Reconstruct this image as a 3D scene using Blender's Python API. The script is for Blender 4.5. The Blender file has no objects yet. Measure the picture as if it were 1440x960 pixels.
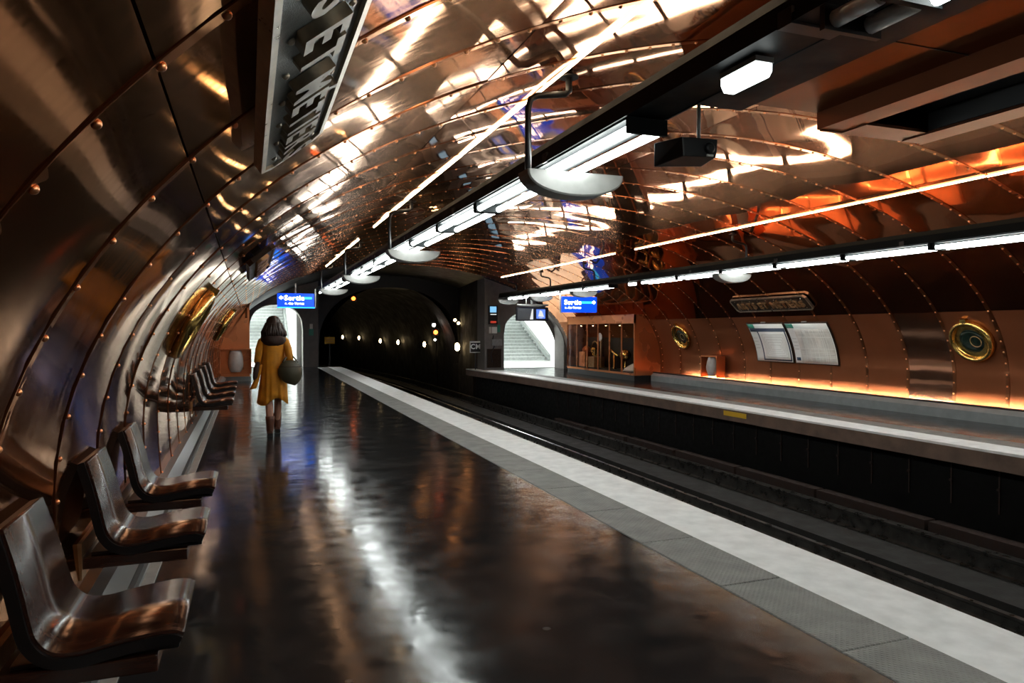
import bpy, bmesh, math, random
from mathutils import Vector, Matrix
random.seed(7)
PI = math.pi
S = bpy.context.scene
COL = S.collection

# ------------------------------------------------------------------ camera
cam_d = bpy.data.cameras.new('camera'); cam = bpy.data.objects.new('camera', cam_d); COL.objects.link(cam)
cam_d.sensor_width = 36.0; cam_d.lens = 36.0 * 1000.0 / 1440.0; cam_d.clip_start = .05; cam_d.clip_end = 300
cam.location = (0, 0, 1.5)
cam.rotation_euler = (PI / 2 - math.atan(.016), 0, -math.atan(.37))
S.camera = cam
# ------------------------------------------------------------------ world, exposure
W = bpy.data.worlds.new('world'); S.world = W; W.use_nodes = True
W.node_tree.nodes['Background'].inputs[0].default_value = (.02, .02, .022, 1)
W.node_tree.nodes['Background'].inputs[1].default_value = 0.0
S.view_settings.view_transform = 'Standard'; S.view_settings.look = 'None'
S.view_settings.exposure = 0.2; S.view_settings.gamma = 1.0; S.view_settings.use_curve_mapping = False
E_TUBE, E_GLOW, E_BASE, E_EMERG, E_PASS = 27.0, 12.0, 480.0, 6.0, 120.0


# ------------------------------------------------------------------ materials
def nt(name):
    m = bpy.data.materials.new(name); m.use_nodes = True
    n = m.node_tree; b = n.nodes['Principled BSDF']
    return m, n.nodes, n.links, b


def setp(b, **k):
    names = dict(col='Base Color', rough='Roughness', metal='Metallic', spec='Specular IOR Level', trans='Transmission Weight', coat='Coat Weight',
                 coatr='Coat Roughness', ior='IOR', ecol='Emission Color', es='Emission Strength', alpha='Alpha', sheen='Sheen Weight')
    for a, v in k.items():
        if a in ('col', 'ecol'): v = (*v, 1)
        b.inputs[names[a]].default_value = v


def noise_of(N, L, scale, detail=3, vec=None, stretch=None, rough=.5):
    g = N.new('ShaderNodeNewGeometry')
    src = g.outputs['Position']
    if stretch:
        mp = N.new('ShaderNodeMapping'); mp.inputs['Scale'].default_value = stretch
        L.new(src, mp.inputs['Vector']); src = mp.outputs[0]
    t = N.new('ShaderNodeTexNoise'); t.inputs['Scale'].default_value = scale; t.inputs['Detail'].default_value = detail
    t.inputs['Roughness'].default_value = rough
    L.new(src, t.inputs['Vector'])
    return t.outputs['Fac']


def ramp(N, L, fac, stops):
    r = N.new('ShaderNodeValToRGB'); e = r.color_ramp.elements
    while len(e) < len(stops): e.new(.5)
    for q, (p, c) in zip(e, stops):
        q.position = p; q.color = (*c, 1) if len(c) == 3 else c
    L.new(fac, r.inputs[0]); return r.outputs[0]


def rng(N, L, fac, a, b, lo=0., hi=1.):
    m = N.new('ShaderNodeMapRange'); m.inputs[1].default_value = lo; m.inputs[2].default_value = hi
    m.inputs[3].default_value = a; m.inputs[4].default_value = b
    L.new(fac, m.inputs[0]); return m.outputs[0]


def bump(N, L, b, fac, strength, dist, prev=None):
    k = N.new('ShaderNodeBump'); k.inputs['Strength'].default_value = strength; k.inputs['Distance'].default_value = dist
    L.new(fac, k.inputs['Height'])
    if prev: L.new(prev, k.inputs['Normal'])
    L.new(k.outputs[0], b.inputs['Normal']); return k.outputs[0]


def plain(name, col, rough=.5, metal=0., nz=.0, nscale=8, bstr=0., **k):
    m, N, L, b = nt(name); setp(b, col=col, rough=rough, metal=metal, **k)
    f = noise_of(N, L, nscale, 4)
    if nz:
        c2 = tuple(max(0, c * (1 - nz)) for c in col); c3 = tuple(min(1, c * (1 + nz)) for c in col)
        L.new(ramp(N, L, f, [(.3, c2), (.7, c3)]), b.inputs['Base Color'])
        L.new(rng(N, L, f, max(.02, rough * (1 - nz * .6)), min(1, rough * (1 + nz * .6)), .3, .7), b.inputs['Roughness'])
    if bstr: bump(N, L, b, noise_of(N, L, nscale * 6, 3), bstr, .01)
    return m


def emis(name, col, strength, base=.8):
    m, N, L, b = nt(name); setp(b, col=(base, base, base), ecol=col, es=strength, rough=.4); return m


def copper(name, cA, cB, r0, r1, wav, soft=.3, rsoft=.36, brushed=False):
    """polished sheet: a sharp lobe plus a soft hazy lobe of lacquered copper"""
    m, N, L, b = nt(name); setp(b, metal=1.0)
    b2 = N.new('ShaderNodeBsdfPrincipled'); setp(b2, metal=1.0, rough=rsoft)
    for q in (b, b2): q.inputs['Specular Tint'].default_value = (1, .78, .62, 1)
    f = noise_of(N, L, .9, 3)
    oi = N.new('ShaderNodeObjectInfo')
    ad = N.new('ShaderNodeMath'); ad.operation = 'MULTIPLY_ADD'; ad.inputs[1].default_value = .35
    L.new(oi.outputs['Random'], ad.inputs[0]); L.new(f, ad.inputs[2])
    c = ramp(N, L, ad.outputs[0], [(.35, cA), (.9, cB)])
    L.new(c, b.inputs['Base Color']); L.new(c, b2.inputs['Base Color'])
    f2 = noise_of(N, L, 3.0, 4, stretch=(.8, 9, .8)) if brushed else noise_of(N, L, 2.0, 2)
    L.new(rng(N, L, f2, r0, r1, .3, .75), b.inputs['Roughness'])
    k = bump(N, L, b, noise_of(N, L, 2.2, 1), wav, .05); L.new(k, b2.inputs['Normal'])
    mx = N.new('ShaderNodeMixShader'); mx.inputs[0].default_value = soft
    L.new(b.outputs[0], mx.inputs[1]); L.new(b2.outputs[0], mx.inputs[2])
    L.new(mx.outputs[0], N['Material Output'].inputs['Surface'])
    return m


M = {}
CA, CB = (.26, .10, .052), (.37, .15, .08)
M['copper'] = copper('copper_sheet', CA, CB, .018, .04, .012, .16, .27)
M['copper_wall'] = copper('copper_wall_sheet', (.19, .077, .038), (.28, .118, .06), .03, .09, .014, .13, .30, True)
M['copper_low'] = copper('copper_low_sheet', (.24, .085, .038), (.32, .118, .055), .14, .20, .02, .65, .72)
M['copper_mirror'] = copper('copper_new_sheet', (.50, .24, .15), (.55, .27, .17), .05, .09, .05, .25, .3)
M['copper_strip'] = copper('copper_strip', (.34, .13, .06), (.46, .19, .09), .06, .10, .01, .3, .36)
M['housing'] = copper('dull_copper', (.055, .022, .013), (.08, .032, .018), .3, .4, .02, .6, .5)
M['rivet'] = plain('copper_rivet', (.80, .36, .17), .32, 1.0, .2, 30)
M['copper_box'] = copper('copper_box', (.58, .20, .085), (.70, .27, .12), .25, .35, .02, .6, .5)
M['backing'] = plain('vault_backing', (.05, .025, .018), .6, .6)
M['backcopper'] = copper('copper_far', CA, CB, .08, .14, .04)
M['darkvault'] = plain('dark_painted_vault', (.012, .011, .012), .55, 0, .3, 3)
M['tunnel'] = plain('tunnel_soot', (.005, .0045, .004), .8, 0, .4, 2, .3)
M['darksteel'] = plain('dark_painted_steel', (.004, .0055, .006), .55, 0, .25, 5, spec=.12)
M['black'] = plain('black_metal', (.006, .006, .007), .45)
M['greysteel'] = plain('grey_steel', (.30, .31, .30), .42, .6, .15, 12)
M['cradle'] = plain('pale_grey_enamel', (.20, .20, .19), .45, 0, .1, 12)
M['brass'] = plain('brass', (.62, .42, .13), .22, 1.0, .25, 14)
M['greenglass'] = plain('dark_green_glass', (.010, .020, .014), .06, 0, .3, 5, spec=.7)
M['white_paint'] = plain('white_edge_paint', (.90, .91, .90), .55, 0, .10, 7, .08)
M['concrete'] = plain('edge_concrete', (.16, .105, .08), .75, 0, .3, 4, .2)
M['kerb'] = plain('grey_kerb', (.16, .175, .18), .34, 0, .12, 6)
M['kerblight'] = plain('pale_joint', (.33, .32, .30), .5, 0, .15, 8)
M['pit'] = plain('track_bed', (.0022, .002, .0018), .95, 0, .5, 9, .5)
M['pitgrey'] = plain('track_concrete', (.012, .011, .010), .9, 0, .35, 5, .3)
M['rail'] = plain('rail_steel', (.16, .15, .14), .30, .9, .3, 8)
M['rust'] = plain('rusty_bar', (.028, .014, .010), .7, .2, .4, 10)
M['tile_dark'] = plain('dark_tiles', (.0022, .002, .0018), .6, 0, .4, 10, spec=.15)
M['pier'] = plain('pier_render', (.17, .155, .145), .6, 0, .15, 5, .1)
M['white_tile'] = plain('white_wall', (.82, .84, .82), .35, 0, .03, 6)
M['step'] = plain('grey_step', (.19, .21, .20), .5, 0, .2, 9)
M['nosing'] = plain('pale_nosing', (.62, .64, .62), .5)
M['passfloor'] = plain('passage_floor', (.30, .31, .30), .3, 0, .15, 3)
M['paper'] = plain('paper', (.88, .89, .87), .5)
M['mapgrey'] = plain('map_grey', (.68, .66, .62), .5, 0, .12, 6)
M['mapblue'] = plain('map_navy', (.02, .045, .09), .4)
M['mapgreen'] = plain('map_green', (.05, .30, .22), .4)
M['line'] = plain('map_line', (.82, .82, .78), .5)
M['lineg'] = plain('map_thin_line', (.42, .41, .40), .5)
M['signplate'] = plain('cast_sign_plate', (.19, .205, .20), .42, .55, .35, 40, .35)
M['signrim'] = plain('cast_sign_rim', (.46, .40, .32), .32, .9, .25, 12)
M['letter'] = plain('cast_letter', (.20, .17, .125), .42, .9, .25, 20)
M['bronze'] = plain('bronze_letter', (.50, .30, .15), .4, .9, .2, 20)
M['bronzeplate'] = plain('bronze_plate', (.035, .022, .016), .4, .7, .3, 20)
M['yellow'] = plain('yellow_plate', (.75, .45, .02), .5)
M['orange'] = emis('orange_signal', (1, .16, .02), 6)
M['lampwarm'] = emis('warm_tunnel_lamp', (1, .72, .36), 20)
M['lampwhite'] = emis('white_tunnel_lamp', (1, .93, .8), 14)
M['tube'] = emis('fluorescent_tube', (.93, 1, .97), E_TUBE)
M['up'] = emis('warm_reflected_glow', (1, .78, .50), E_GLOW)  # emission standing in for the light line mirrored in the vault
M['base'] = emis('base_light', (1, .80, .58), E_BASE)
M['emerg'] = emis('emergency_diffuser', (.93, 1, .98), E_EMERG)
M['passlamp'] = emis('passage_panel', (.96, 1, .98), E_PASS)
M['tubeoff'] = plain('frosted_cover', (.75, .78, .78), .35, 0)
M['reflector'] = plain('lamp_reflector', (.55, .58, .57), .3, .7)
M['glass'] = plain('case_glass', (.9, .85, .8), .03, 0, trans=1.0, ior=1.1)
M['bag_plastic'] = plain('clear_bin_bag', (.45, .41, .40), .3, 0, .1, 12, .4)
M['tilemark'] = plain('red_mark', (.5, .04, .03), .5)

# blue sign face : real backlit box
m, N, L, b = nt('blue_backlit'); setp(b, col=(.01, .03, .25), rough=.3, ecol=(.0, .05, .75), es=1.6); M['blue'] = m
M['bluebar'] = emis('blue_bright_bar', (.02, .38, 1), 2.6, .02)
M['signwhite'] = emis('backlit_white', (1, 1, 1), 6)
M['screenA'] = emis('screen_grey', (.10, .11, .10), .35, .02)
M['screenW'] = emis('screen_white', (.8, .82, .8), .9, .02)
M['screenB'] = emis('screen_blue', (.10, .22, .85), 1.2, .02)
M['cyan'] = emis('pale_blue_panel', (.25, .60, 1), .9, .02)
M['redpanel'] = emis('red_panel', (1, .08, .04), .35, .02)

# wood of the seats
m, N, L, b = nt('dark_seat_wood'); setp(b, rough=.28, coat=.3, coatr=.15)
f = noise_of(N, L, 7, 4, stretch=(.6, 6, 6))
L.new(ramp(N, L, f, [(.3, (.016, .006, .004)), (.7, (.042, .016, .010))]), b.inputs['Base Color'])
L.new(rng(N, L, f, .16, .30), b.inputs['Roughness'])
M['wood'] = m
M['seat_edge'] = plain('black_seat_edge', (.006, .0055, .006), .35)

# platform floor : dark polished asphalt
m, N, L, b = nt('polished_asphalt'); setp(b, spec=.15)
f = noise_of(N, L, 1.1, 6, rough=.6); f2 = noise_of(N, L, 4, 3)
L.new(ramp(N, L, f, [(.3, (.010, .0115, .013)), (.55, (.0155, .0155, .0165)), (.75, (.024, .020, .019))]), b.inputs['Base Color'])
L.new(rng(N, L, f2, .09, .21, .3, .75), b.inputs['Roughness'])
vo = N.new('ShaderNodeTexVoronoi'); vo.inputs['Scale'].default_value = 1.9; g = N.new('ShaderNodeNewGeometry'); L.new(g.outputs['Position'], vo.inputs['Vector'])
sp_ = rng(N, L, vo.outputs['Distance'], 1, 0, .035, .05)
mixc = N.new('ShaderNodeMix'); mixc.data_type = 'RGBA'; L.new(sp_, mixc.inputs[0]); L.new(b.inputs['Base Color'].links[0].from_socket, mixc.inputs[6]); mixc.inputs[7].default_value = (.075, .072, .068, 1)
L.new(mixc.outputs[2], b.inputs['Base Color'])
k = bump(N, L, b, noise_of(N, L, 3.2, 2), .09, .03)
k = bump(N, L, b, noise_of(N, L, 14, 2), .035, .01, k)
M['floor'] = m

# tactile tiles with raised dots as fine relief
m, N, L, b = nt('tactile_grey'); setp(b, rough=.6)
f = noise_of(N, L, 6, 4)
L.new(ramp(N, L, f, [(.3, (.21, .212, .198)), (.7, (.30, .30, .28))]), b.inputs['Base Color'])
g = N.new('ShaderNodeNewGeometry'); mp = N.new('ShaderNodeMapping'); mp.inputs['Rotation'].default_value = (0, 0, PI / 4)
mp.inputs['Scale'].default_value = (42, 42, 0)
L.new(g.outputs['Position'], mp.inputs[0])
v = N.new('ShaderNodeTexVoronoi'); v.inputs['Scale'].default_value = 1.0; v.inputs['Randomness'].default_value = 0
L.new(mp.outputs[0], v.inputs['Vector'])
bump(N, L, b, rng(N, L, v.outputs['Distance'], 1, 0, .15, .38), .9, .006)
M['tactile'] = m

# cloth, hair, skin
M['skin'] = plain('skin', (.42, .22, .15), .5)
M['hair'] = plain('brown_hair', (.020, .010, .007), .5, 0, .5, 40, .4)
M['dress'] = plain('mustard_cloth', (.54, .215, .007), .75, 0, .18, 9, .1)
M['scarf'] = plain('brown_scarf', (.030, .014, .010), .8, 0, .4, 20, .3)
M['boot'] = plain('brown_boot', (.09, .03, .015), .45, 0, .2, 10)
M['bag'] = plain('olive_bag', (.055, .052, .030), .5, 0, .3, 8, .1)


# ------------------------------------------------------------------ mesh helpers
class MB:
    def __init__(s): s.v = []; s.f = []; s.sm = []

    def quad(s, *p, smooth=False):
        n = len(s.v); s.v += [tuple(q) for q in p]; s.f.append(tuple(range(n, n + len(p)))); s.sm.append(smooth); return s

    def box(s, x0, x1, y0, y1, z0, z1):
        if x0 > x1: x0, x1 = x1, x0
        if y0 > y1: y0, y1 = y1, y0
        if z0 > z1: z0, z1 = z1, z0
        n = len(s.v)
        s.v += [(x0, y0, z0), (x1, y0, z0), (x1, y1, z0), (x0, y1, z0), (x0, y0, z1), (x1, y0, z1), (x1, y1, z1), (x0, y1, z1)]
        for q in ((3, 2, 1, 0), (4, 5, 6, 7), (0, 1, 5, 4), (1, 2, 6, 5), (2, 3, 7, 6), (3, 0, 4, 7)):
            s.f.append(tuple(n + i for i in q)); s.sm.append(False)
        return s

    def prism(s, poly, y0, y1, smooth=False):      # poly in (x, z), extruded along y
        n = len(s.v); k = len(poly)
        s.v += [(x, y0, z) for x, z in poly] + [(x, y1, z) for x, z in poly]
        for i in range(k):
            j = (i + 1) % k; s.f.append((n + i, n + j, n + k + j, n + k + i)); s.sm.append(smooth)
        s.f.append(tuple(n + i for i in range(k))[::-1]); s.sm.append(False)
        s.f.append(tuple(n + k + i for i in range(k))); s.sm.append(False)
        return s

    def prism_path(s, poly, path):                 # poly (x,z) swept along list of (dx, y, dz)
        n = len(s.v); k = len(poly)
        for dx, y, dz in path: s.v += [(x + dx, y, z + dz) for x, z in poly]
        for a in range(len(path) - 1):
            for i in range(k):
                j = (i + 1) % k; s.f.append((n + a * k + i, n + a * k + j, n + (a + 1) * k + j, n + (a + 1) * k + i)); s.sm.append(False)
        e = n + (len(path) - 1) * k
        s.f.append(tuple(n + i for i in range(k))[::-1]); s.sm.append(False); s.f.append(tuple(e + i for i in range(k))); s.sm.append(False)
        return s

    def rings(s, rr, cap=True, smooth=True, closed=True):   # list of rings of points
        n = len(s.v); k = len(rr[0])
        for r in rr: s.v += [tuple(p) for p in r]
        for a in range(len(rr) - 1):
            for i in range(k if closed else k - 1):
                j = (i + 1) % k; s.f.append((n + a * k + i, n + a * k + j, n + (a + 1) * k + j, n + (a + 1) * k + i)); s.sm.append(smooth)
        if cap:
            s.f.append(tuple(n + i for i in range(k))[::-1]); s.sm.append(False)
            e = n + (len(rr) - 1) * k; s.f.append(tuple(e + i for i in range(k))); s.sm.append(False)
        return s

    def tube(s, pts, r, seg=10, smooth=True):
        pts = [Vector(p) for p in pts]; rr = []
        rad = r if isinstance(r, (list, tuple)) else [r] * len(pts)
        ref = None
        for i, p in enumerate(pts):
            d = (pts[min(i + 1, len(pts) - 1)] - pts[max(i - 1, 0)]).normalized()
            if ref is None:
                ref = d.orthogonal().normalized()
            ref = (ref - d * ref.dot(d)).normalized(); o = d.cross(ref)
            rr.append([p + (ref * math.cos(t) + o * math.sin(t)) * rad[i] for t in [2 * PI * q / seg for q in range(seg)]])
        return s.rings(rr, True, smooth)

    def lathe(s, prof, seg=16, mat=None, smooth=True):      # prof list of (r, h) about local z, mapped by mat
        mat = mat or Matrix(); rr = []
        for r, h in prof: rr.append([mat @ Vector((r * math.cos(t), r * math.sin(t), h)) for t in [2 * PI * q / seg for q in range(seg)]])
        return s.rings(rr, True, smooth)

    def mesh(s, name, mat):
        me = bpy.data.meshes.new(name); me.from_pydata(s.v, [], s.f); me.polygons.foreach_set('use_smooth', s.sm)
        if mat: me.materials.append(M[mat] if isinstance(mat, str) else mat)
        bm = bmesh.new(); bm.from_mesh(me); bmesh.ops.recalc_face_normals(bm, faces=bm.faces); bm.to_mesh(me); bm.free()
        me.update(); return me

    def build(s, name, mat, parent=None, loc=(0, 0, 0)):
        return link(name, s.mesh(name, mat), parent, loc)


def link(name, me, parent=None, loc=(0, 0, 0)):
    o = bpy.data.objects.new(name, me); COL.objects.link(o); o.location = loc
    if parent: o.parent = parent
    return o


def empty(name, loc=(0, 0, 0), rz=0):
    o = bpy.data.objects.new(name, None); COL.objects.link(o); o.location = loc; o.rotation_euler = (0, 0, rz); o.empty_display_size = .1; return o


def tag(o, label=None, cat=None, group=None, kind=None):
    if label: o['label'] = label
    if cat: o['category'] = cat
    if group: o['group'] = group
    if kind: o['kind'] = kind
    return o


def struct(o, label=None):
    o['kind'] = 'structure'
    if label: o['label'] = label
    return o


def copy_tree(o, parent=None):
    c = o.copy(); COL.objects.link(c); c.parent = parent
    for ch in list(o.children): copy_tree(ch, c)
    return c


def bevel(o, w=.006, seg=2):
    md = o.modifiers.new('bevel', 'BEVEL'); md.width = w; md.segments = seg; md.limit_method = 'ANGLE'; return o


ORD = ['first', 'second', 'third', 'fourth', 'fifth', 'sixth', 'seventh', 'eighth', 'ninth', 'tenth', 'eleventh', 'twelfth', 'thirteenth', 'fourteenth',
       'fifteenth', 'sixteenth', 'seventeenth', 'eighteenth', 'nineteenth', 'twentieth', 'twenty-first', 'twenty-second']

# ------------------------------------------------------------------ vault profile (metres; camera stands at x=0, y=0)
XC = 5.3


def vz(x):        # vault height above the platform at x
    if x < XC: return .75 + 3.05 * math.sqrt(max(0, 1 - ((x - XC) / 6.1) ** 2))
    return .6 + 3.2 * math.sqrt(max(0, 1 - ((x - XC) / 6.23) ** 2))


def vx(z, side):
    if side == 'L':
        d = z - .75; b_ = 3.05 if d > 0 else 6.0
        return XC - 6.1 * math.sqrt(max(0, 1 - (d / b_) ** 2))
    d = z - .6; b_ = 3.2 if d > 0 else 5.0
    return XC + 6.23 * math.sqrt(max(0, 1 - (d / b_) ** 2))


ZB = .10
PR = []
for i in range(30): z = ZB + (.75 - ZB) * i / 30; PR.append((vx(z, 'L'), z))
for i in range(241): t = PI / 2 * i / 240; PR.append((XC - 6.1 * math.cos(t), .75 + 3.05 * math.sin(t)))
for i in range(1, 241): t = PI / 2 * (1 - i / 240); PR.append((XC + 6.23 * math.cos(t), .6 + 3.2 * math.sin(t)))
for i in range(1, 31): z = .6 + (ZB - .6) * i / 30; PR.append((vx(z, 'R'), z))
AL = [0.]
for a, b in zip(PR, PR[1:]): AL.append(AL[-1] + math.hypot(b[0] - a[0], b[1] - a[1]))
STOT = AL[-1]


def prof(s):      # -> x, z, inward normal (nx, nz)
    s = min(max(s, 0), STOT - 1e-6)
    lo, hi = 0, len(AL) - 1
    while hi - lo > 1:
        m_ = (lo + hi) // 2
        if AL[m_] <= s: lo = m_
        else: hi = m_
    f = (s - AL[lo]) / (AL[hi] - AL[lo])
    a, b = PR[lo], PR[hi]
    p0, p1 = PR[max(lo - 2, 0)], PR[min(hi + 2, len(PR) - 1)]
    dx, dz = p1[0] - p0[0], p1[1] - p0[1]; q = math.hypot(dx, dz)
    return a[0] + (b[0] - a[0]) * f, a[1] + (b[1] - a[1]) * f, dz / q, -dx / q


def s_at(cond):
    for i, p in enumerate(PR):
        if cond(p, i): return AL[i]


n0 = len(PR) // 2
sA = s_at(lambda p, i: p[1] > 2.08)
sB = s_at(lambda p, i: p[0] > 1.45)
sC = s_at(lambda p, i: p[0] > 4.9)
sD = s_at(lambda p, i: p[0] > 8.25)
sE = s_at(lambda p, i: i > n0 and p[1] < 1.82)
SEG = [0, sA, sB, sC, sD, sE, STOT]
PITCH = .93


def shear(x):     # left seams sit a little further along than the right ones
    return .26 * min(1, max(0, (XC - x) / 5.5))


Y0R = 1.47
KEND = [22, 22, 23, 25, 25, 25]
KBEG = -3


def panel_mesh(si, variant):
    rnd = random.Random(si * 31 + variant)
    s0, s1 = SEG[si] + .004, SEG[si + 1] - .004
    nu = max(8, int((s1 - s0) / .16)); nv = 6
    amp = rnd.uniform(-.006, .006); tu = rnd.uniform(-.003, .003); tv = rnd.uniform(-.0035, .0035); w1 = rnd.uniform(.5, 1.6); ph = rnd.uniform(0, 6)
    g0, g1 = .004, PITCH - .004
    P = [[None] * (nv + 1) for _ in range(nu + 1)]; Q = [[None] * (nv + 1) for _ in range(nu + 1)]
    for i in range(nu + 1):
        u = i / nu; x, z, nx, nz = prof(s0 + (s1 - s0) * u)
        for j in range(nv + 1):
            v_ = j / nv
            bul = amp * (1 - (2 * v_ - 1) ** 2) * (1 - (2 * u - 1) ** 4) + tu * (u - .5) + tv * (v_ - .5) + .0016 * math.sin(ph + w1 * 6.3 * u + 3 * v_)
            y = g0 + (g1 - g0) * v_ + shear(x)
            P[i][j] = (x + nx * bul, y, z + nz * bul); Q[i][j] = (x - nx * .016, y, z - nz * .016)
    b = MB(); n = 0
    for i in range(nu + 1):
        for j in range(nv + 1): b.v.append(P[i][j])
    for i in range(nu):
        for j in range(nv):
            a = i * (nv + 1) + j; b.f.append((a, a + 1, a + nv + 2, a + nv + 1)); b.sm.append(True)
    rim = [(i, 0) for i in range(nu + 1)] + [(nu, j) for j in range(1, nv + 1)] + [(i, nv) for i in range(nu - 1, -1, -1)] + [(0, j) for j in range(nv - 1, 0, -1)]
    n = len(b.v)
    for i, j in rim: b.v += [P[i][j], Q[i][j]]
    k = len(rim)
    for i in range(k):
        j = (i + 1) % k; b.f.append((n + 2 * i, n + 2 * j, n + 2 * j + 1, n + 2 * i + 1)); b.sm.append(False)
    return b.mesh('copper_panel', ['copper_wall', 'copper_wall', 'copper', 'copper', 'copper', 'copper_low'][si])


def shell(name, s0, s1, y0, y1, off, mat):
    b = MB(); n = max(6, int((s1 - s0) / .12)); R = []
    for i in range(n + 1):
        x, z, nx, nz = prof(s0 + (s1 - s0) * i / n); R.append((x - nx * off, z - nz * off))
    nn = len(b.v)
    for y in (y0, y1): b.v += [(x, y, z) for x, z in R]
    for i in range(n): b.f.append((nn + i, nn + i + 1, nn + n + 2 + i, nn + n + 1 + i)); b.sm.append(True)
    return b


sF = s_at(lambda p, i: p[0] > 9.0)
wall_left = struct(shell('wall_left', 0, sA, -7, 30, .03, None).build('wall_left', 'backing'), 'left side wall of the vault clad in dark riveted copper sheets')
cb = shell('ceiling', sA, sF, -7, 30, .03, None); c2 = shell('ceiling', sF, sE, -7, 25.25, .03, None); nn = len(cb.v); cb.v += c2.v; cb.f += [tuple(i + nn for i in f) for f in c2.f]; cb.sm += c2.sm
ceiling = struct(cb.build('ceiling', 'backing'), 'low elliptical vault clad in reflective riveted copper sheets')
wall_right = struct(shell('wall_right', sE, STOT, -7, 25.25, .03, None).build('wall_right', 'backing'), 'right side wall of the vault clad in glowing copper sheets')
OWN = [wall_left, ceiling, ceiling, ceiling, ceiling, wall_right]
# copper cladding behind the viewpoint, one liner each (never seen directly)
for nm, a, b_, o in (('rear_copper_liner', 0, sA, wall_left), ('rear_copper_liner', sA, sE, ceiling), ('rear_copper_liner', sE, STOT, wall_right)):
    shell(nm, a, b_, -6.9, Y0R + PITCH * KBEG + .25, .005, None).build(nm, 'backcopper', o)
# dark plain lining at the far end of the station
for a, b_, y, o in ((0, sB, Y0R + PITCH * KEND[0] + .5, wall_left), (sB, sC, Y0R + PITCH * KEND[2] + .3, ceiling), (sC, sF, Y0R + PITCH * KEND[4] + .1, ceiling)):
    shell('dark_end_lining', a, b_, y, 29.9, .004, None).build('dark_end_lining', 'darkvault', o)
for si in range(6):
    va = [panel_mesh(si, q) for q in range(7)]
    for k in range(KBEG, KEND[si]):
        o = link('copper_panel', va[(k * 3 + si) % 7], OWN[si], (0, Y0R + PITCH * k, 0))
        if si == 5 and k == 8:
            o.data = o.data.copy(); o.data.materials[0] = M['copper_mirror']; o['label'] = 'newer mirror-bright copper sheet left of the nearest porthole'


# raised joint strips over the transverse seams, and rivets
def strip_mesh(s0, s1):
    n = max(8, int((s1 - s0) / .14)); b = MB()
    cs = ((-.009, -.004), (-.009, .0055), (-.001, .0055), (.001, .002), (.058, .002), (.058, -.004))
    for (d0, o0), (d1, o1) in zip(cs, cs[1:]):
        rr = []
        for i in range(n + 1):
            x, z, nx, nz = prof(s0 + (s1 - s0) * i / n); y = shear(x)
            rr.append([(x + nx * o0, y + d0, z + nz * o0), (x + nx * o1, y + d1, z + nz * o1)])
        b.rings(rr, False, True, False)
    return b.mesh('joint_strip', 'copper_strip')


SMI = [(0, sA, wall_left, 22), (sA, sC, ceiling, 23), (sC, sE, ceiling, 25), (sE, STOT, wall_right, 25)]
for s0, s1, o, ke in SMI:
    me = strip_mesh(s0, s1)
    for k in range(KBEG, ke + 1):
        if o is ceiling and s0 == sA and k > 22: continue
        link('joint_strip', me, o, (0, Y0R + PITCH * k, 0))


def rivet_pts(x, z, nx, nz, y, r=.0115, seg=8):
    n = Vector((nx, 0, nz)); t = Vector((0, 1, 0)); c = n.cross(t); o = Vector((x, y, z)) + n * .002
    rr = []
    for h, q in ((0, 1.), (.45, .88), (.8, .55), (.95, .2)):
        rr.append([o + n * (h * r) + (t * math.cos(a) + c * math.sin(a)) * (q * r) for a in [2 * PI * i / seg for i in range(seg)]])
    return rr


far = {o.name: MB() for o in (wall_left, ceiling, wall_right)}
RIVS = .19
rivet_base = {}
si_ = sA - RIVS * 9.4
svals = []
s = sA - .37
while s > .15: s -= RIVS
while s < STOT - .08: svals.append(s); s += RIVS
for s in svals:
    x, z, nx, nz = prof(s)
    own = wall_left if s < sA else (wall_right if s > sE else ceiling)
    ke = 22 if x < 1.45 else (23 if x < 4.9 else 25)
    me = None
    for k in range(KBEG, ke + 1):
        y = Y0R + PITCH * k + shear(x) + .034
        d = math.sqrt(x * x + y * y + (z - 1.5) ** 2)
        if y > .2 and (d < 4.3 and x < 4.9):
            if me is None:
                b = MB(); b.rings(rivet_pts(x, z, nx, nz, 0, .013), True, True); me = b.mesh('rivet', 'rivet')
            link('rivet', me, own, (0, y, 0))
        elif y > -1:
            far[own.name].rings(rivet_pts(x, z, nx, nz, y, .013 if x < 6 else .017, 6), True, True)
for o in (wall_left, ceiling, wall_right):
    r_ = far[o.name].build('rivet_rows', 'rivet', o); r_['kind'] = 'stuff'

# ------------------------------------------------------------------ platforms and track pit
XE = 3.57


def xr(y):        # far platform edge: bows inwards a little at its far end
    return 8.66 - 0.0030 * max(0, y - 10) ** 2 if y < 26 else 8.66 - 0.0030 * 256


b = MB(); b.box(-1.0, 2.575, -7, 30, -.3, 0)
struct(b.build('floor', 'floor'), 'dark polished platform floor with streaky reflections')
b = MB(); b.prism([(3.02, 0), (XE - .02, 0), (XE, -.02), (XE, -.22), (3.02, -.22)], -7, 30)
struct(b.build('trim_1', 'white_paint'), 'broad white painted platform edge beside the tracks')
tb = MB(); tb.box(2.582, 3.016, .006, .894, -.1, 0.004)
tme = tb.mesh('tactile_tile', 'tactile')
tact = struct(MB().box(2.575, 3.02, -7, 30, -.3, -.02).build('trim_2', 'black'), 'band of grey dotted warning tiles along the white edge')
for k in range(-4, 30): bevel(link('tactile_tile', tme, tact, (0, 2.555 + .9 * k, 0)), .004, 1)
b = MB(); b.box(2.9, 3.3, -7, 30, -1.5, -.2); struct(b.build('wall_pit_near', 'tile_dark'), 'dark wall under the near platform edge')
YS = [-7 + i for i in range(34)] + [26.5]


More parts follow.
